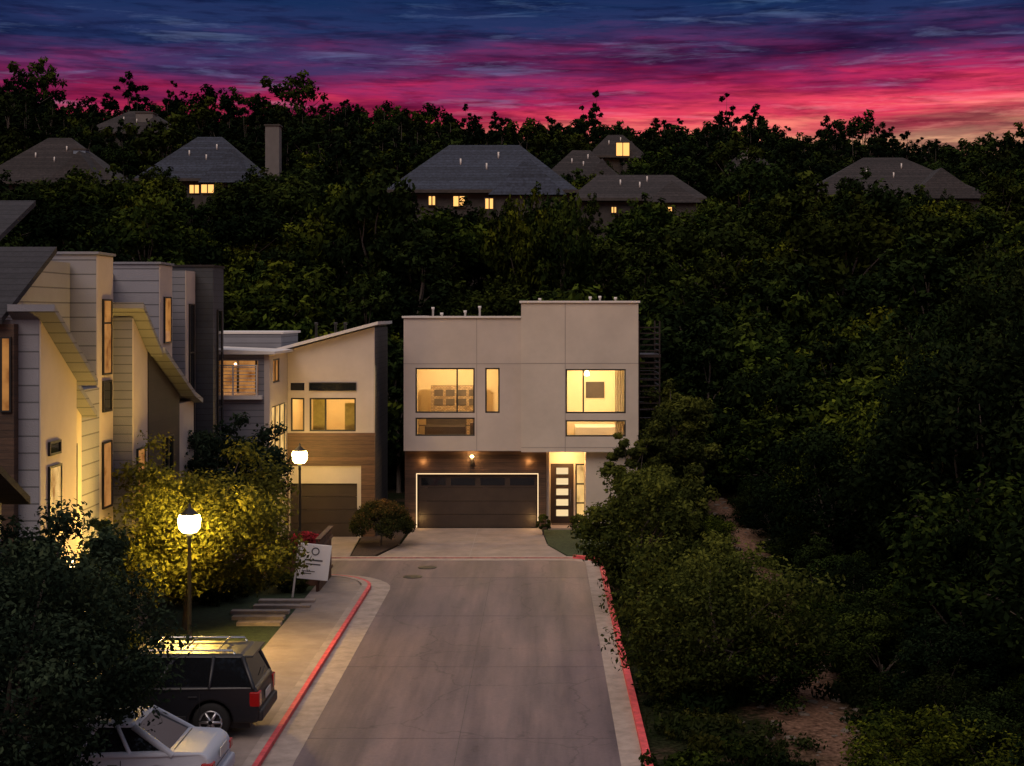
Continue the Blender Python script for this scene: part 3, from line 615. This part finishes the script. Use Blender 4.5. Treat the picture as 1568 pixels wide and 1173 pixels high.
def limbs(base, C, r0, zc, seed, n=9):
    r = np.random.default_rng(seed); L = []; b = Vector(base)
    top = b+Vector((r.normal()*.15, r.normal()*.15, zc*.8)); fork = b+Vector((r.normal()*.08, r.normal()*.08, zc*.45))
    L.append(([b-Vector((0, 0, .1)), b+Vector((0, 0, .25)), fork, top], [r0*1.35, r0, r0*.8, r0*.4]))
    for i in r.choice(len(C), min(n, len(C)), replace=False):
        c = b+Vector(C[i]); st = fork.lerp(top, r.random()*.7); mid = st.lerp(c, .5)+Vector((r.normal()*.15, r.normal()*.15, .15))
        L.append(([st, mid, c], [r0*.42, r0*.25, r0*.06]))
    return L
def tree(name, x, y, R, Hc, zc, nc, nl, leaf, mat, seed, trunk=.12, cone=0., cr=(.14, .26), z0=None, sh=.6, nlimb=16):
    z = float(gh(x, y)) if z0 is None else z0
    g = group(name, (x, y, z)); C, Q = clumps(seed, R, Hc, zc, nc, cr, cone)
    me = leafmesh('foliage', C, Q, nl, leaf, mat, seed+1, sh=sh); o = link(bpy.data.objects.new('foliage', me)); o.location = (x, y, z); o.parent = g; o.matrix_parent_inverse = Matrix.Translation(-Vector((x, y, z)))
    tubes('trunk_and_limbs', limbs((x, y, z), C, trunk, zc, seed, nlimb), M['bark'], g)
    return g
def shrub(name, x, y, R, Hc, nl, leaf, mat, seed, z0=0., cone=0., nc=40, rnd=0):
    z = z0; g = group(name, (x, y, z)); C, Q = clumps(seed, R*1.1, Hc, Hc*.95, nc, (.22, .34), cone)
    if rnd:
        r = np.random.default_rng(seed); C = []; Q = []
        for i in range(nc):
            d = r.normal(size=3); d /= np.linalg.norm(d); d[2] = abs(d[2])*1.3-.3
            C.append((d[0]*R*.8, d[1]*R*.8, Hc*.8+d[2]*Hc*.8)); Q.append(R*(.16+.1*r.random()))
    me = leafmesh('foliage', C, Q, nl, leaf, mat, seed); o = link(bpy.data.objects.new('foliage', me)); o.location = (x, y, z); o.parent = g; o.matrix_parent_inverse = Matrix.Translation(-Vector((x, y, z)))
    tubes('stems', limbs((x, y, z), C, .03, Hc, seed, 7), M['bark'], g, 6)

tree('street_tree', -9.9, 40.9, 3.4, 2.2, 2.95, 190, 36000, .07, L_street, 11, .12)
tree('street_tree', -10.6, 50, 2.1, 1.6, 3.6, 80, 12000, .085, L_dark, 12, .1)
tree('live_oak_tree', -9.2, 24.8, 3.0, 2.4, 2.7, 190, 46000, .052, L_dark, 13, .14)
tree('live_oak_tree', -10.2, 30.0, 2.5, 2.0, 2.8, 100, 22000, .062, L_dark, 14, .14)
tree('juniper_tree', -11.0, 36.6, .9, 1.8, 2.4, 55, 8000, .07, L_dark, 15, .07, cone=.6)
tree('mesquite_tree', 5.5, 60.5, 2.1, 2.4, 3.7, 90, 18000, .085, L_oak, 21, .12)
tree('mesquite_tree', 3.35, 57.2, 1.05, 1.7, 3.0, 45, 7000, .08, L_oak, 22, .06)
tree('elm_tree', 2.95, 44.5, 2.3, 2.4, 2.2, 120, 20000, .07, L_light, 23, .09, sh=.8)
tree('elm_tree', 4.0, 33.5, 2.55, 1.9, 1.8, 160, 27000, .055, L_light, 24, .09, sh=.8)
tree('elm_tree', 3.9, 50.5, 1.9, 1.9, 2.1, 80, 13000, .08, L_oak, 25, .1)
tree('elm_tree', 4.6, 40.0, 1.7, 1.4, 1.3, 70, 11000, .066, L_light, 27, .07, sh=.8)
shrub('round_shrub', -6.1, 55.8, 1.3, 1.0, 15000, .042, L_red, 31, .05, nc=130, rnd=1)
shrub('boxwood_topiary', .05, 58.6, .32, .5, 2600, .035, L_oak, 32, .04, rnd=1)
shrub('porch_shrub', 1.55, 59.2, .38, .45, 2500, .04, L_light, 33, .04)
shrub('flowering_shrub', -7.75, 47.9, .75, .5, 6000, .05, L_flower, 34, .85, nc=60, rnd=1)
box('wooden_planter', -8.4, -7.15, 47.4, 48.7, .08, .92, M['fence'])
shrub('low_shrub', -7.9, 46.3, .45, .4, 2500, .05, L_oak, 35, .07)
for i, (x, y, r) in enumerate([(-8.9, 46.5, .8), (-9.6, 45.2, .9), (-9.9, 35.0, .7), (-10.3, 44.5, .9)]):
    shrub('garden_shrub', x, y, r, r*.75, 5000, .05, L_oak, 40+i, .05)

def proto(colname, specs):
    col = bpy.data.collections.new(colname)
    for i, (R, Hc, zc, nc, nl, leaf, mat, cone, tr) in enumerate(specs):
        C, Q = clumps(900+i*7+len(colname), R, Hc, zc, nc, (.13, .26), cone, .5)
        me = leafmesh(colname+'_%d' % i, C, Q, nl, leaf, mat, 500+i, sh=.45)
        if tr:
            t = tubes('tmp', limbs((0, 0, 0), C, tr, zc, i), M['bark'], None, 5)
            bm = bmesh.new(); bm.from_mesh(me)
            k0 = len(bm.faces); bm.from_mesh(t.data); bm.faces.ensure_lookup_table()
            for f in bm.faces[k0:]: f.material_index = 1
            bm.to_mesh(me); bm.free(); me.materials.append(M['bark'])
            tm = t.data; bpy.data.objects.remove(t); bpy.data.meshes.remove(tm)
        col.objects.link(bpy.data.objects.new(colname+'_%d' % i, me))
    return col
def scatter(name, col, P, sc, rz, idx=None):
    me = bpy.data.meshes.new(name); me.from_pydata([tuple(p) for p in P], [], [])
    a = me.attributes.new('isc', 'FLOAT_VECTOR', 'POINT'); a.data.foreach_set('vector', np.asarray(sc, np.float32).ravel())
    b = me.attributes.new('irot', 'FLOAT_VECTOR', 'POINT'); rr = np.zeros((len(P), 3), np.float32); rr[:, 2] = rz; b.data.foreach_set('vector', rr.ravel())
    o = link(bpy.data.objects.new(name, me))
    ng = bpy.data.node_groups.new(name, 'GeometryNodeTree')
    ng.interface.new_socket('Geometry', in_out='INPUT', socket_type='NodeSocketGeometry'); ng.interface.new_socket('Geometry', in_out='OUTPUT', socket_type='NodeSocketGeometry')
    gi = ng.nodes.new('NodeGroupInput'); go = ng.nodes.new('NodeGroupOutput')
    ci = ng.nodes.new('GeometryNodeCollectionInfo'); ci.inputs[0].default_value = col; ci.inputs[1].default_value = True; ci.inputs[2].default_value = True
    ip = ng.nodes.new('GeometryNodeInstanceOnPoints'); ip.inputs['Pick Instance'].default_value = True
    n1 = ng.nodes.new('GeometryNodeInputNamedAttribute'); n1.data_type = 'FLOAT_VECTOR'; n1.inputs[0].default_value = 'isc'
    n2 = ng.nodes.new('GeometryNodeInputNamedAttribute'); n2.data_type = 'FLOAT_VECTOR'; n2.inputs[0].default_value = 'irot'
    er = ng.nodes.new('FunctionNodeEulerToRotation')
    l = ng.links.new
    l(gi.outputs[0], ip.inputs['Points']); l(ci.outputs[0], ip.inputs['Instance']); l(n1.outputs[0], ip.inputs['Scale'])
    l(n2.outputs[0], er.inputs[0]); l(er.outputs[0], ip.inputs['Rotation']); l(ip.outputs[0], go.inputs[0])
    md = o.modifiers.new('scatter', 'NODES'); md.node_group = ng
    return o
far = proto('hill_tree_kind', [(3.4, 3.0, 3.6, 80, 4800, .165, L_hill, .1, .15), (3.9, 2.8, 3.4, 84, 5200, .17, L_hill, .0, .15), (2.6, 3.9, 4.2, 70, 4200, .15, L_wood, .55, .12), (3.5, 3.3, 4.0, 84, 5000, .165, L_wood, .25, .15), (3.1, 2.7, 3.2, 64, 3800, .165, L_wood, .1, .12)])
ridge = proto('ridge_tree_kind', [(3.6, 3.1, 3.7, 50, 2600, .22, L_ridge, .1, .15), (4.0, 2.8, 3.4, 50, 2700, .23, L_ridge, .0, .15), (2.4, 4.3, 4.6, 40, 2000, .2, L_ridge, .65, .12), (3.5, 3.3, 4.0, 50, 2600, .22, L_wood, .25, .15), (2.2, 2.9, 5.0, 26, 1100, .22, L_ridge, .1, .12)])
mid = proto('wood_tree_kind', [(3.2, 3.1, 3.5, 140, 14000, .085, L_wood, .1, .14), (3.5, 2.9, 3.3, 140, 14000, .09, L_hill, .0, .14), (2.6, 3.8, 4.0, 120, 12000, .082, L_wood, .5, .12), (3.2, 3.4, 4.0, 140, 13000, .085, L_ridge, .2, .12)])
PH = [[], []]; SH = [[], []]
y = 75.
while y < 298:
    step = 4.8 if y < 130 else 6.0
    half = .39*y+10
    for x in np.arange(-half, half, step):
        px = x+rng.normal()*step*.3; py = y+rng.normal()*step*.3
        if py < 73 or (py < 76 and -16 < px < 5): continue
        g0 = float(gh(px, py)); s = .75+.65*rng.random()**1.3
        if y > 250: s *= .7+.85*rng.random()**2.5
        sz = s*(.8+.4*rng.random()); skip = False
        for h in D:
            if h['x0']-1.8 < px < h['x1']+1.8 and h['y0']-2.2 < py < h['y1']+2: skip = True
            elif h['x0']-2.5 < px*h['y0']/py < h['x1']+2.5 and h['y0']-26 < py <= h['y0']-2.2:
                top = 8.85+(h['ze']-.1-8.85)*py/h['y0']-g0
                if any(a-1.0 < px*h['y0']/py < b+1.0 for a, b in h['wins']): top -= 2.2
                lim = max(top, 1.2)/6.0*(.92+.2*rng.random())
                if h['y0']-12 < py: sz = lim
                else: sz = min(sz, lim)
                s = min(s, max(sz, .6))
        if skip: continue
        k = 1 if py > 160+22*rng.normal()*.5 else 0
        PH[k].append((px, py, g0-.3)); SH[k].append((s*(.9+.3*rng.random()), s*(.9+.3*rng.random()), sz))
    y += step*.9
for h in D:
    for x in np.arange(h['x0'], h['x1'], 2.1):
        px = x+rng.normal()*.4; py = h['y0']-3.2-rng.random()*1.5; g0 = float(gh(px, py))
        top = h['ze']-.7-g0
        if any(a-1.2 < px < b+1.2 for a, b in h['wins']): top -= 2.0
        sz = max(top, 1.2)/6.2
        k = 1 if py > 155 else 0
        PH[k].append((px, py, g0-.3)); SH[k].append((.5, .5, sz))
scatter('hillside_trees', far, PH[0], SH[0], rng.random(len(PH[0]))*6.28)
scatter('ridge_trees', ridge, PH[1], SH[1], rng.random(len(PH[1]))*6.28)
P = []; sc = []; P2 = []; sc2 = []
for y in np.arange(25, 86, 3.5):
    for x in np.arange(4, .40*y+7, 3.5):
        px = x+rng.normal()*.9; py = y+rng.normal()*.9
        lim = 8.9 if py < 42 else (9.6 if py < 52 else (10.6 if py < 68 else 6.5))
        if px < lim: continue
        s = .75+.5*rng.random()
        if px < lim+1.5: s *= .75
        (P if py < 60 else P2).append((px, py, float(gh(px, py))-.5)); (sc if py < 60 else sc2).append((s, s, s*(.8+.45*rng.random())))
for x in np.arange(-30, 6, 3.3):
    for y in (73.5, 77):
        P2.append((x+rng.normal()*.6, y+rng.normal()*.6, float(gh(x, y))-.2)); s = .85+.35*rng.random(); sc2.append((s, s, s))
for _ in range(10):
    P2.append((-22-rng.random()*14, 58+rng.random()*14, 0)); sc2.append((.9, .9, 1.))
for _ in range(70):
    py = 25+rng.random()*42; px = 5.0+rng.random()*6
    tr = .062*py+4.1
    if abs(px-tr) < 1.0 or px < 3.6: continue
    if px < tr and py > 40 and rng.random() < .3: continue
    s = .18+.22*rng.random(); P.append((px, py, float(gh(px, py))-.3)); sc.append((s*1.3, s*1.3, s))
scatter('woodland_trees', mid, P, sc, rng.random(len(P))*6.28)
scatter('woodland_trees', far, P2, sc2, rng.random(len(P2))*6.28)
def tuft(name, n, size, mat, seed, R=.35, H=.22):
    r = np.random.default_rng(seed); C = r.normal(size=(8, 3))*np.array([R*.5, R*.5, 0])+np.array([0, 0, H*.6])
    return leafmesh(name, C, np.full(8, R*.5), n, size, mat, seed, flat=.7)
col = bpy.data.collections.new('scrub_kind')
for i, (n, s, m_) in enumerate([(260, .045, L_grass), (320, .05, L_wood), (200, .04, L_grass), (420, .05, L_hill)]):
    col.objects.link(bpy.data.objects.new('scrub_kind_%d' % i, tuft('scrub', n, s, m_, 60+i)))
P = []; sc = []
for _ in range(1300):
    x = 2.5+rng.random()**1.2*9; y = 24+rng.random()*46
    if abs(x-.062*y-4.1) < .7: continue
    if math.sin(x*1.1+y*.35)+math.sin(y*.8-x*.5) < -.6: continue
    s = .5+1.2*rng.random()**2; P.append((x, y, float(gh(x, y))-.02)); sc.append((s, s, s*(.6+.8*rng.random())))
scatter('roadside_scrub', col, P, sc, rng.random(len(P))*6.28)
rk = bpy.data.collections.new('rock_kind')
mrock = pmat('limestone_rock', (.11, .088, .07), .95, .4, 4, .6, 20)
for i in range(3):
    bm = bmesh.new(); bmesh.ops.create_icosphere(bm, subdivisions=3, radius=.2)
    r = np.random.default_rng(i); pp = r.normal(size=(5, 3))*9
    for v in bm.verts:
        f = 1+sum(.09*math.sin(v.co.dot(Vector(q))+j) for j, q in enumerate(pp)); v.co *= f; v.co.z *= .5
    me = bpy.data.meshes.new('rock'); bm.to_mesh(me); bm.free(); me.materials.append(mrock); rk.objects.link(bpy.data.objects.new('rock_kind_%d' % i, me))
P = []; sc = []
for _ in range(320):
    y = 27+rng.random()*42; x = .062*y+4.1+rng.normal()*.8
    s = .2+.7*rng.random()**3; P.append((x, y, float(gh(x, y)))); sc.append((s, s*.8, s*.7))
scatter('rocks', rk, P, sc, rng.random(len(P))*6.28)

# ------------------------------------------------------------------ street lamps
def street_lamp(x, y, zl, power):
    g = group('street_lamp', (x, y, .07))
    lathe('post', [(.13, 0), (.13, .12), (.09, .2), (.07, .5), (.055, .6), (.045, zl-.55), (.06, zl-.5), (.045, zl-.42), (.09, zl-.33)], M['iron'], g, (x, y, .07), n=14)
    lathe('lantern_glass', [(.18, -.27), (.27, -.16), (.30, .06), (.26, .18)], M['lampglow'], g, (x, y, zl+.07), n=16)
    lathe('lantern_cap', [(.24, .19), (.20, .23), (.1, .33), (.04, .38), (.03, .46), (.0, .5)], M['iron'], g, (x, y, zl+.07), n=16)
    point('lantern_light', (x, y, zl+.07), power, (1, .58, .10), .36, g)
street_lamp(-9.12, 38.0, 3.4, 4200)
street_lamp(-9.17, 55.6, 3.4, 520)

# ------------------------------------------------------------------ sign and fence
g = group('community_sign', (-7.3, 45.6, .1))
box('sign_panel', -7.68, -6.72, 45.55, 45.60, .62, 1.72, M['signw'], g, .01)
boxes('sign_text', [(-7.5, -6.95, 45.541, 45.549, 1.20, 1.245), (-7.45, -7.0, 45.541, 45.549, 1.08, 1.115), (-7.55, -7.15, 45.541, 45.549, .86, .885), (-7.55, -7.25, 45.541, 45.549, .79, .815)], M['ink'], g)
boxes('sign_posts', [(-7.76, -7.70, 45.54, 45.61, .0, 1.78)], M['trim'], g)
ringv = []; ringf = []
for i in range(20):
    a = i*2*math.pi/20
    for r_ in (.09, .125): ringv.append((-7.2+r_*math.cos(a), 45.54, 1.5+r_*math.sin(a)))
    ringf.append((2*i, 2*i+1, (2*i+3) % 40, (2*i+2) % 40))
mesh('sign_logo', ringv, ringf, M['ink'], g)
g.rotation_euler = (0, math.radians(7), math.radians(8))
g = group('wood_fence', (-7.0, 47.5, .1))
boxes('slats', [(-7.05, -7.02, 46.3+i*.16, 46.3+i*.16+.12, .1, 1.65) for i in range(17)], M['fence'], g)
boxes('posts_and_rails', [(-7.12, -7.051, y, y+.09, .08, 1.72) for y in (46.25, 47.6, 48.95)]+[(-7.019, -6.98, 46.2, 49.1, z, z+.08) for z in (.4, 1.4)]+[(-7.13, -6.97, 46.2, 49.1, 1.73, 1.77)], M['fence'], g)
boxes('return_slats', [(-8.6+i*.16, -8.6+i*.16+.12, 49.0, 49.03, .1, 1.6) for i in range(9)], M['fence'], g)

# ------------------------------------------------------------------ cars
def car(name, loc, prof, wheels, W, gh_b, gh_t, zt, zw, paint, suv):
    g = group(name, loc)
    ox, oy, oz = loc
    def T(x, y, z): return (ox-x, oy+y, oz+z)
    pts = list(prof['top'])
    bz = prof['bottom']; wr = wheels['r']; ar = wr+.06
    bot = [(prof['x1'], bz)]
    for wx in (wheels['f'], wheels['b']):
        c = math.sqrt(max(ar*ar-(bz-wr)**2, 0)); a0 = math.atan2(bz-wr, c)
        for a in np.linspace(a0, math.pi-a0, 11): bot.append((wx+ar*math.cos(a), wr+ar*math.sin(a)))
    bot.append((prof['x0'], bz))
    poly = pts+bot
    o = prism('body', [(ox-p[0], oz+p[1]) for p in poly], 'y', oy-W/2, oy+W/2, paint, g, .055 if suv else .085, 4)
    for v in o.data.vertices:
        lx = ox-v.co.x
        if v.co.z-oz > zw-.12: v.co.y = oy+(v.co.y-oy)*.955
        if lx < .2 or lx > prof['x1']-.35: v.co.y = oy+(v.co.y-oy)*(.95 if suv else .90)
    me = o.data; me.polygons.foreach_set('use_smooth', [True]*len(me.polygons))
    wn = o.modifiers.new('wn', 'WEIGHTED_NORMAL'); wn.keep_sharp = False
    box('underbody', ox-prof['x1']+.25, ox-prof['x0']-.2, oy-W/2+.28, oy+W/2-.28, oz+.2, oz+bz+.25, M['plastic'], g)
    wb = W/2-.09; wt = W/2-.27
    (b0, b1), (t0, t1) = gh_b, gh_t
    V = [T(b0, -wb, zw-.03), T(b1, -wb, zw-.03), T(b1, wb, zw-.03), T(b0, wb, zw-.03), T(t0, -wt, zt-.05), T(t1, -wt, zt-.05), T(t1, wt, zt-.05), T(t0, wt, zt-.05)]
    mesh('windows', V, [(0, 1, 5, 4), (1, 2, 6, 5), (2, 3, 7, 6), (3, 0, 4, 7), (4, 5, 6, 7)], M['carglass'], g)
    rv = [(t0-.06, -wt-.03), (t1+.06, -wt-.03), (t1+.06, wt+.03), (t0-.06, wt+.03)]
    V = [T(x, y, zt-.07) for x, y in rv]+[T(x+(.1 if x < 2 else -.15), y*.88, zt) for x, y in rv]
    r = mesh('roof', V, [(0, 1, 5, 4), (1, 2, 6, 5), (2, 3, 7, 6), (3, 0, 4, 7), (4, 5, 6, 7), (3, 2, 1, 0)], paint, g)
    b = r.modifiers.new('b', 'BEVEL'); b.width = .03; b.segments = 3
    def bar(p, q, w):
        p = Vector(p); q = Vector(q); return ([p, q], [w, w])
    L = []
    for s in (-1, 1):
        L.append(bar(T(b0+.02, s*(wb+.0), zw-.04), T(t0, s*(wt+.0), zt-.05), .05 if suv else .065))
        L.append(bar(T(b1-.02, s*wb, zw-.04), T(t1, s*wt, zt-.05), .035))
        for fr in ((.27, .6) if suv else (.28, .62)):
            fx = b0+(b1-b0)*fr; ft = t0+(t1-t0)*(fr-.02)
            L.append(bar(T(fx, s*(wb+.005), zw-.04), T(ft, s*(wt+.005), zt-.05), .04))
    tubes('pillars', L, paint, g, 8)
    for wx in (wheels['b'], wheels['f']):
        for s in (-1, 1):
            yc = oy+s*(W/2-.13); c = (ox-wx, yc, oz+wr)
            w = group('wheel', c); w.parent = g; w.matrix_parent_inverse = Matrix.Translation(-Vector(loc))
            lathe('tyre', [(wr*.60, -.11), (wr*.92, -.12), (wr, -.08), (wr, .08), (wr*.92, .12), (wr*.60, .11)], M['tyre'], None, c, 'y', 28).parent = w
            lathe('rim', [(wr*.60, -.1), (wr*.62, -.115), (wr*.56, -.115), (wr*.54, -.03), (wr*.54, .03), (wr*.56, .115), (wr*.62, .115)], M['plastic'], None, c, 'y', 28).parent = w
            ri = []
            yf = c[1]+s*.125
            for i in range(6):
                a = i*math.pi/3
                ri.append(([(c[0]+.04*math.cos(a), yf, c[2]+.04*math.sin(a)), (c[0]+wr*.58*math.cos(a), yf, c[2]+wr*.58*math.sin(a))], [.04, .03]))
            ring = [(c[0]+wr*.59*math.cos(a), yf, c[2]+wr*.59*math.sin(a)) for a in np.linspace(0, 2*math.pi, 25)]
            ri.append((ring, [.022]*25))
            t = tubes('spokes', ri, M['rim'], None, 6); t.parent = w
            for ch in w.children: ch.matrix_parent_inverse = Matrix.Translation(-Vector(c))
    zl = zw-.1
    for s in (-1, 1):
        y0, y1 = sorted((oy+s*(W/2-.28), oy+s*(W/2-.05)))
        box('tail_light', ox-.20, ox+.012, y0, y1, oz+zl-(.30 if suv else .24), oz+zl-(.0 if suv else .08), M['tail'], g, .02)
        box('head_light', ox-prof['x1']-.005, ox-prof['x1']+.25, y0, y1, oz+zl-.28, oz+zl-.12, M['chrome'], g, .02)
        y0, y1 = sorted((oy+s*(W/2-.03), oy+s*(W/2+.16)))
        box('mirror', ox-b1+.3, ox-b1+.5, y0, y1, oz+zw+.02, oz+zw+.18, paint if not suv else M['plastic'], g, .03)
        for hx in ((1.35, 2.45) if suv else (1.75, 2.75)):
            y0, y1 = sorted((oy+s*(W/2-.005), oy+s*(W/2+.03)))
            box('door_handle', ox-hx-.09, ox-hx+.09, y0, y1, oz+zw-.2, oz+zw-.17, M['plastic'] if suv else M['chrome'], g, .008)
            xx = ox-hx+.14
            box('door_gap', xx-.006, xx+.006, oy+s*(W/2)-.004, oy+s*(W/2)+.002, oz+bz+.12, oz+zw-.1, M['plastic'], g)
        y0, y1 = sorted((oy+s*(W/2-.01), oy+s*(W/2+.022)))
        box('side_moulding', ox-wheels['f']+wr+.12, ox-wheels['b']-wr-.12, y0, y1, oz+bz+.04, oz+bz+(.16 if suv else .09), M['plastic'] if suv else paint, g, .012)
    if not suv:
        boxes('boot_lid_gap', [(ox-.72, ox-.705, oy-.66, oy+.66, oz+.90, oz+.984), (ox-.001, ox+.004, oy-.5, oy+.5, oz+.62, oz+.632)], M['plastic'], g)
    box('rear_bumper', ox-.3, ox+.07, oy-W/2+.09, oy+W/2-.09, oz+bz+.02, oz+bz+.26, M['plastic'] if suv else paint, g, .05)
    box('front_bumper', ox-prof['x1']-.07, ox-prof['x1']+.3, oy-W/2+.09, oy+W/2-.09, oz+bz+.0, oz+bz+.26, paint, g, .05)
    box('licence_plate', ox+.014, ox+.03, oy-.26, oy+.26, oz+.72, oz+.88, M['plate'], g)
    if suv:
        tubes('roof_rack', [([T(.55, s*.62, zt+.0), T(.6, s*.62, zt+.07), T(2.6, s*.62, zt+.07), T(2.75, s*.62, zt-.01)], [.022]*4) for s in (-1, 1)]+[([T(x, -.62, zt+.08), T(x, .62, zt+.08)], [.018]*2) for x in (.9, 1.6, 2.3)], M['chrome'], g, 8)
        box('rear_spoiler', ox-t0-.02, ox-t0+.22, oy-wt, oy+wt, oz+zt-.07, oz+zt-.03, paint, g, .015)
        tubes('rear_wiper', [([T(b0-.0, 0, zw+.08), T(b0+.03, .4, zw+.14)], [.01, .01])], M['plastic'], g, 6)
    return g
car('suv', (-5.8, 31.0, .10), dict(top=[(.0, .48), (.0, .80), (.03, 1.02), (.12, 1.10), (1.5, 1.09), (3.35, 1.07), (3.6, 1.05), (4.45, .98), (4.68, .88), (4.74, .6)], bottom=.36, x0=.03, x1=4.72),
    dict(r=.385, b=.98, f=3.78), 1.88, (.10, 3.55), (.38, 2.75), 1.72, 1.09, M['suvp'], True)
car('sedan', (-5.85, 26.9, .10), dict(top=[(.02, .45), (.0, .70), (.06, .88), (.22, .95), (.95, .985), (3.2, .93), (3.5, .90), (4.45, .80), (4.66, .68), (4.70, .45)], bottom=.25, x0=.05, x1=4.66),
    dict(r=.32, b=.98, f=3.75), 1.8, (.68, 3.45), (1.45, 2.55), 1.42, .94, M['whitep'], False)

# ------------------------------------------------------------------ world, sun, camera
w = bpy.data.worlds.new('World'); S.world = w; w.use_nodes = True; nt = w.node_tree
for n in list(nt.nodes): nt.nodes.remove(n)
out = nt.nodes.new('ShaderNodeOutputWorld'); bg = nt.nodes.new('ShaderNodeBackground')
tc = N(nt, 'ShaderNodeTexCoord'); sx = N(nt, 'ShaderNodeSeparateXYZ'); nt.links.new(tc.outputs['Generated'], sx.inputs[0])
def math_(op, a, b=None):
    n = N(nt, 'ShaderNodeMath', operation=op)
    for i, v in enumerate((a, b)):
        if v is None: continue
        if isinstance(v, (int, float)): n.inputs[i].default_value = v
        else: nt.links.new(v, n.inputs[i])
    return n.outputs[0]
def wnoise(sc, rot, det, ro, dist=0, off=(0, 0, 0)):
    mp = N(nt, 'ShaderNodeMapping'); mp.inputs['Scale'].default_value = sc; mp.inputs['Rotation'].default_value = rot; mp.inputs['Location'].default_value = off
    nt.links.new(tc.outputs['Generated'], mp.inputs[0])
    n = N(nt, 'ShaderNodeTexNoise'); n.inputs['Scale'].default_value = 1; n.inputs['Detail'].default_value = det; n.inputs['Roughness'].default_value = ro; n.inputs['Distortion'].default_value = dist
    nt.links.new(mp.outputs[0], n.inputs['Vector']); return n.outputs['Fac']
def wmix(kind, fac, a, b):
    n = N(nt, 'ShaderNodeMix', data_type='RGBA', blend_type=kind)
    for s, v in ((0, fac), (6, a), (7, b)):
        if isinstance(v, (int, float)): n.inputs[s].default_value = v
        elif isinstance(v, tuple): n.inputs[s].default_value = (*v, 1)
        else: nt.links.new(v, n.inputs[s])
    return n.outputs[2]
nA = wnoise((5, 5, 48), (0, math.radians(4), 0), 6, .62, .3)
nB = wnoise((12, 12, 130), (0, math.radians(-3), 0), 6, .66, .3, (3, 1, 2))
nC = wnoise((4, 4, 34), (0, math.radians(6), 0), 5, .6, .2, (7, 2, 5))
nD = wnoise((18, 18, 190), (0, math.radians(5), 0), 6, .66, .2, (1, 9, 4))
z = sx.outputs[2]
zz = math_('ADD', z, math_('MULTIPLY', math_('SUBTRACT', nA, .5), .075))
zz = math_('ADD', zz, math_('MULTIPLY', math_('SUBTRACT', nB, .5), .04))
zz = math_('ADD', zz, math_('MULTIPLY', sx.outputs[0], -.03))
mr = N(nt, 'ShaderNodeMapRange'); mr.inputs['From Min'].default_value = .103; mr.inputs['From Max'].default_value = .212; nt.links.new(zz, mr.inputs[0])
rp = ramp(nt, [(.0, (1.0, .50, .26)), (.12, (1.0, .26, .19)), (.25, (.86, .06, .12)), (.40, (.48, .022, .105)), (.52, (.21, .026, .12)), (.64, (.075, .032, .12)), (.78, (.020, .033, .115)), (1, (.008, .026, .095))])
nt.links.new(mr.outputs[0], rp.inputs[0])
dk = ramp(nt, [(.36, (.30, .24, .38)), (.54, (1, 1, 1))]); nt.links.new(nC, dk.inputs[0])
c = wmix('MULTIPLY', .9, rp.outputs[0], dk.outputs[0])
dk2 = ramp(nt, [(.38, (.38, .31, .42)), (.52, (1, 1, 1))]); nt.links.new(nD, dk2.inputs[0])
c = wmix('MULTIPLY', .65, c, dk2.outputs[0])
hi = ramp(nt, [(.54, (0, 0, 0)), (.70, (1, 1, 1))]); nt.links.new(nB, hi.inputs[0])
warm = ramp(nt, [(.0, (.6, .42, .20)), (.3, (.40, .15, .15)), (.6, (.12, .10, .17)), (1, (.05, .09, .16))]); nt.links.new(mr.outputs[0], warm.inputs[0])
c = wmix('ADD', math_('MULTIPLY', hi.outputs[0], .75), c, warm.outputs[0])
sk = N(nt, 'ShaderNodeTexSky', sky_type='NISHITA'); sk.sun_disc = False; sk.sun_elevation = math.radians(1.5); sk.sun_rotation = math.radians(8)
skm = wmix('MULTIPLY', 1, sk.outputs[0], (.12, .11, .11))
up = N(nt, 'ShaderNodeMapRange', interpolation_type='SMOOTHSTEP'); up.inputs['From Min'].default_value = .28; up.inputs['From Max'].default_value = .8; nt.links.new(z, up.inputs[0])
dome = ramp(nt, [(0, (.02, .045, .13)), (1, (.42, .38, .42))]); nt.links.new(up.outputs[0], dome.inputs[0])
ds = wmix('ADD', 1, dome.outputs[0], skm)
sel = N(nt, 'ShaderNodeMapRange'); sel.inputs['From Min'].default_value = .24; sel.inputs['From Max'].default_value = .34; nt.links.new(z, sel.inputs[0])
fin = wmix('MIX', sel.outputs[0], c, ds)
nt.links.new(fin, bg.inputs[0]); bg.inputs[1].default_value = 1.0; nt.links.new(bg.outputs[0], out.inputs[0])

sl = bpy.data.lights.new('dusk_skylight', 'SUN'); sl.energy = 1.45; sl.angle = math.radians(40); sl.color = (1, .78, .65)
so = link(bpy.data.objects.new('dusk_skylight', sl))
d = Vector((.30, .60, -.75)); so.rotation_euler = d.to_track_quat('-Z', 'Y').to_euler()

cam = bpy.data.cameras.new('camera'); co = link(bpy.data.objects.new('camera', cam)); co.location = (0, 0, 8.85)
co.rotation_euler = (math.radians(90), 0, 0); cam.sensor_width = 36; cam.lens = 51.66; cam.clip_end = 4000
cam.shift_x = -46/1568; cam.shift_y = -106/1568
S.camera = co
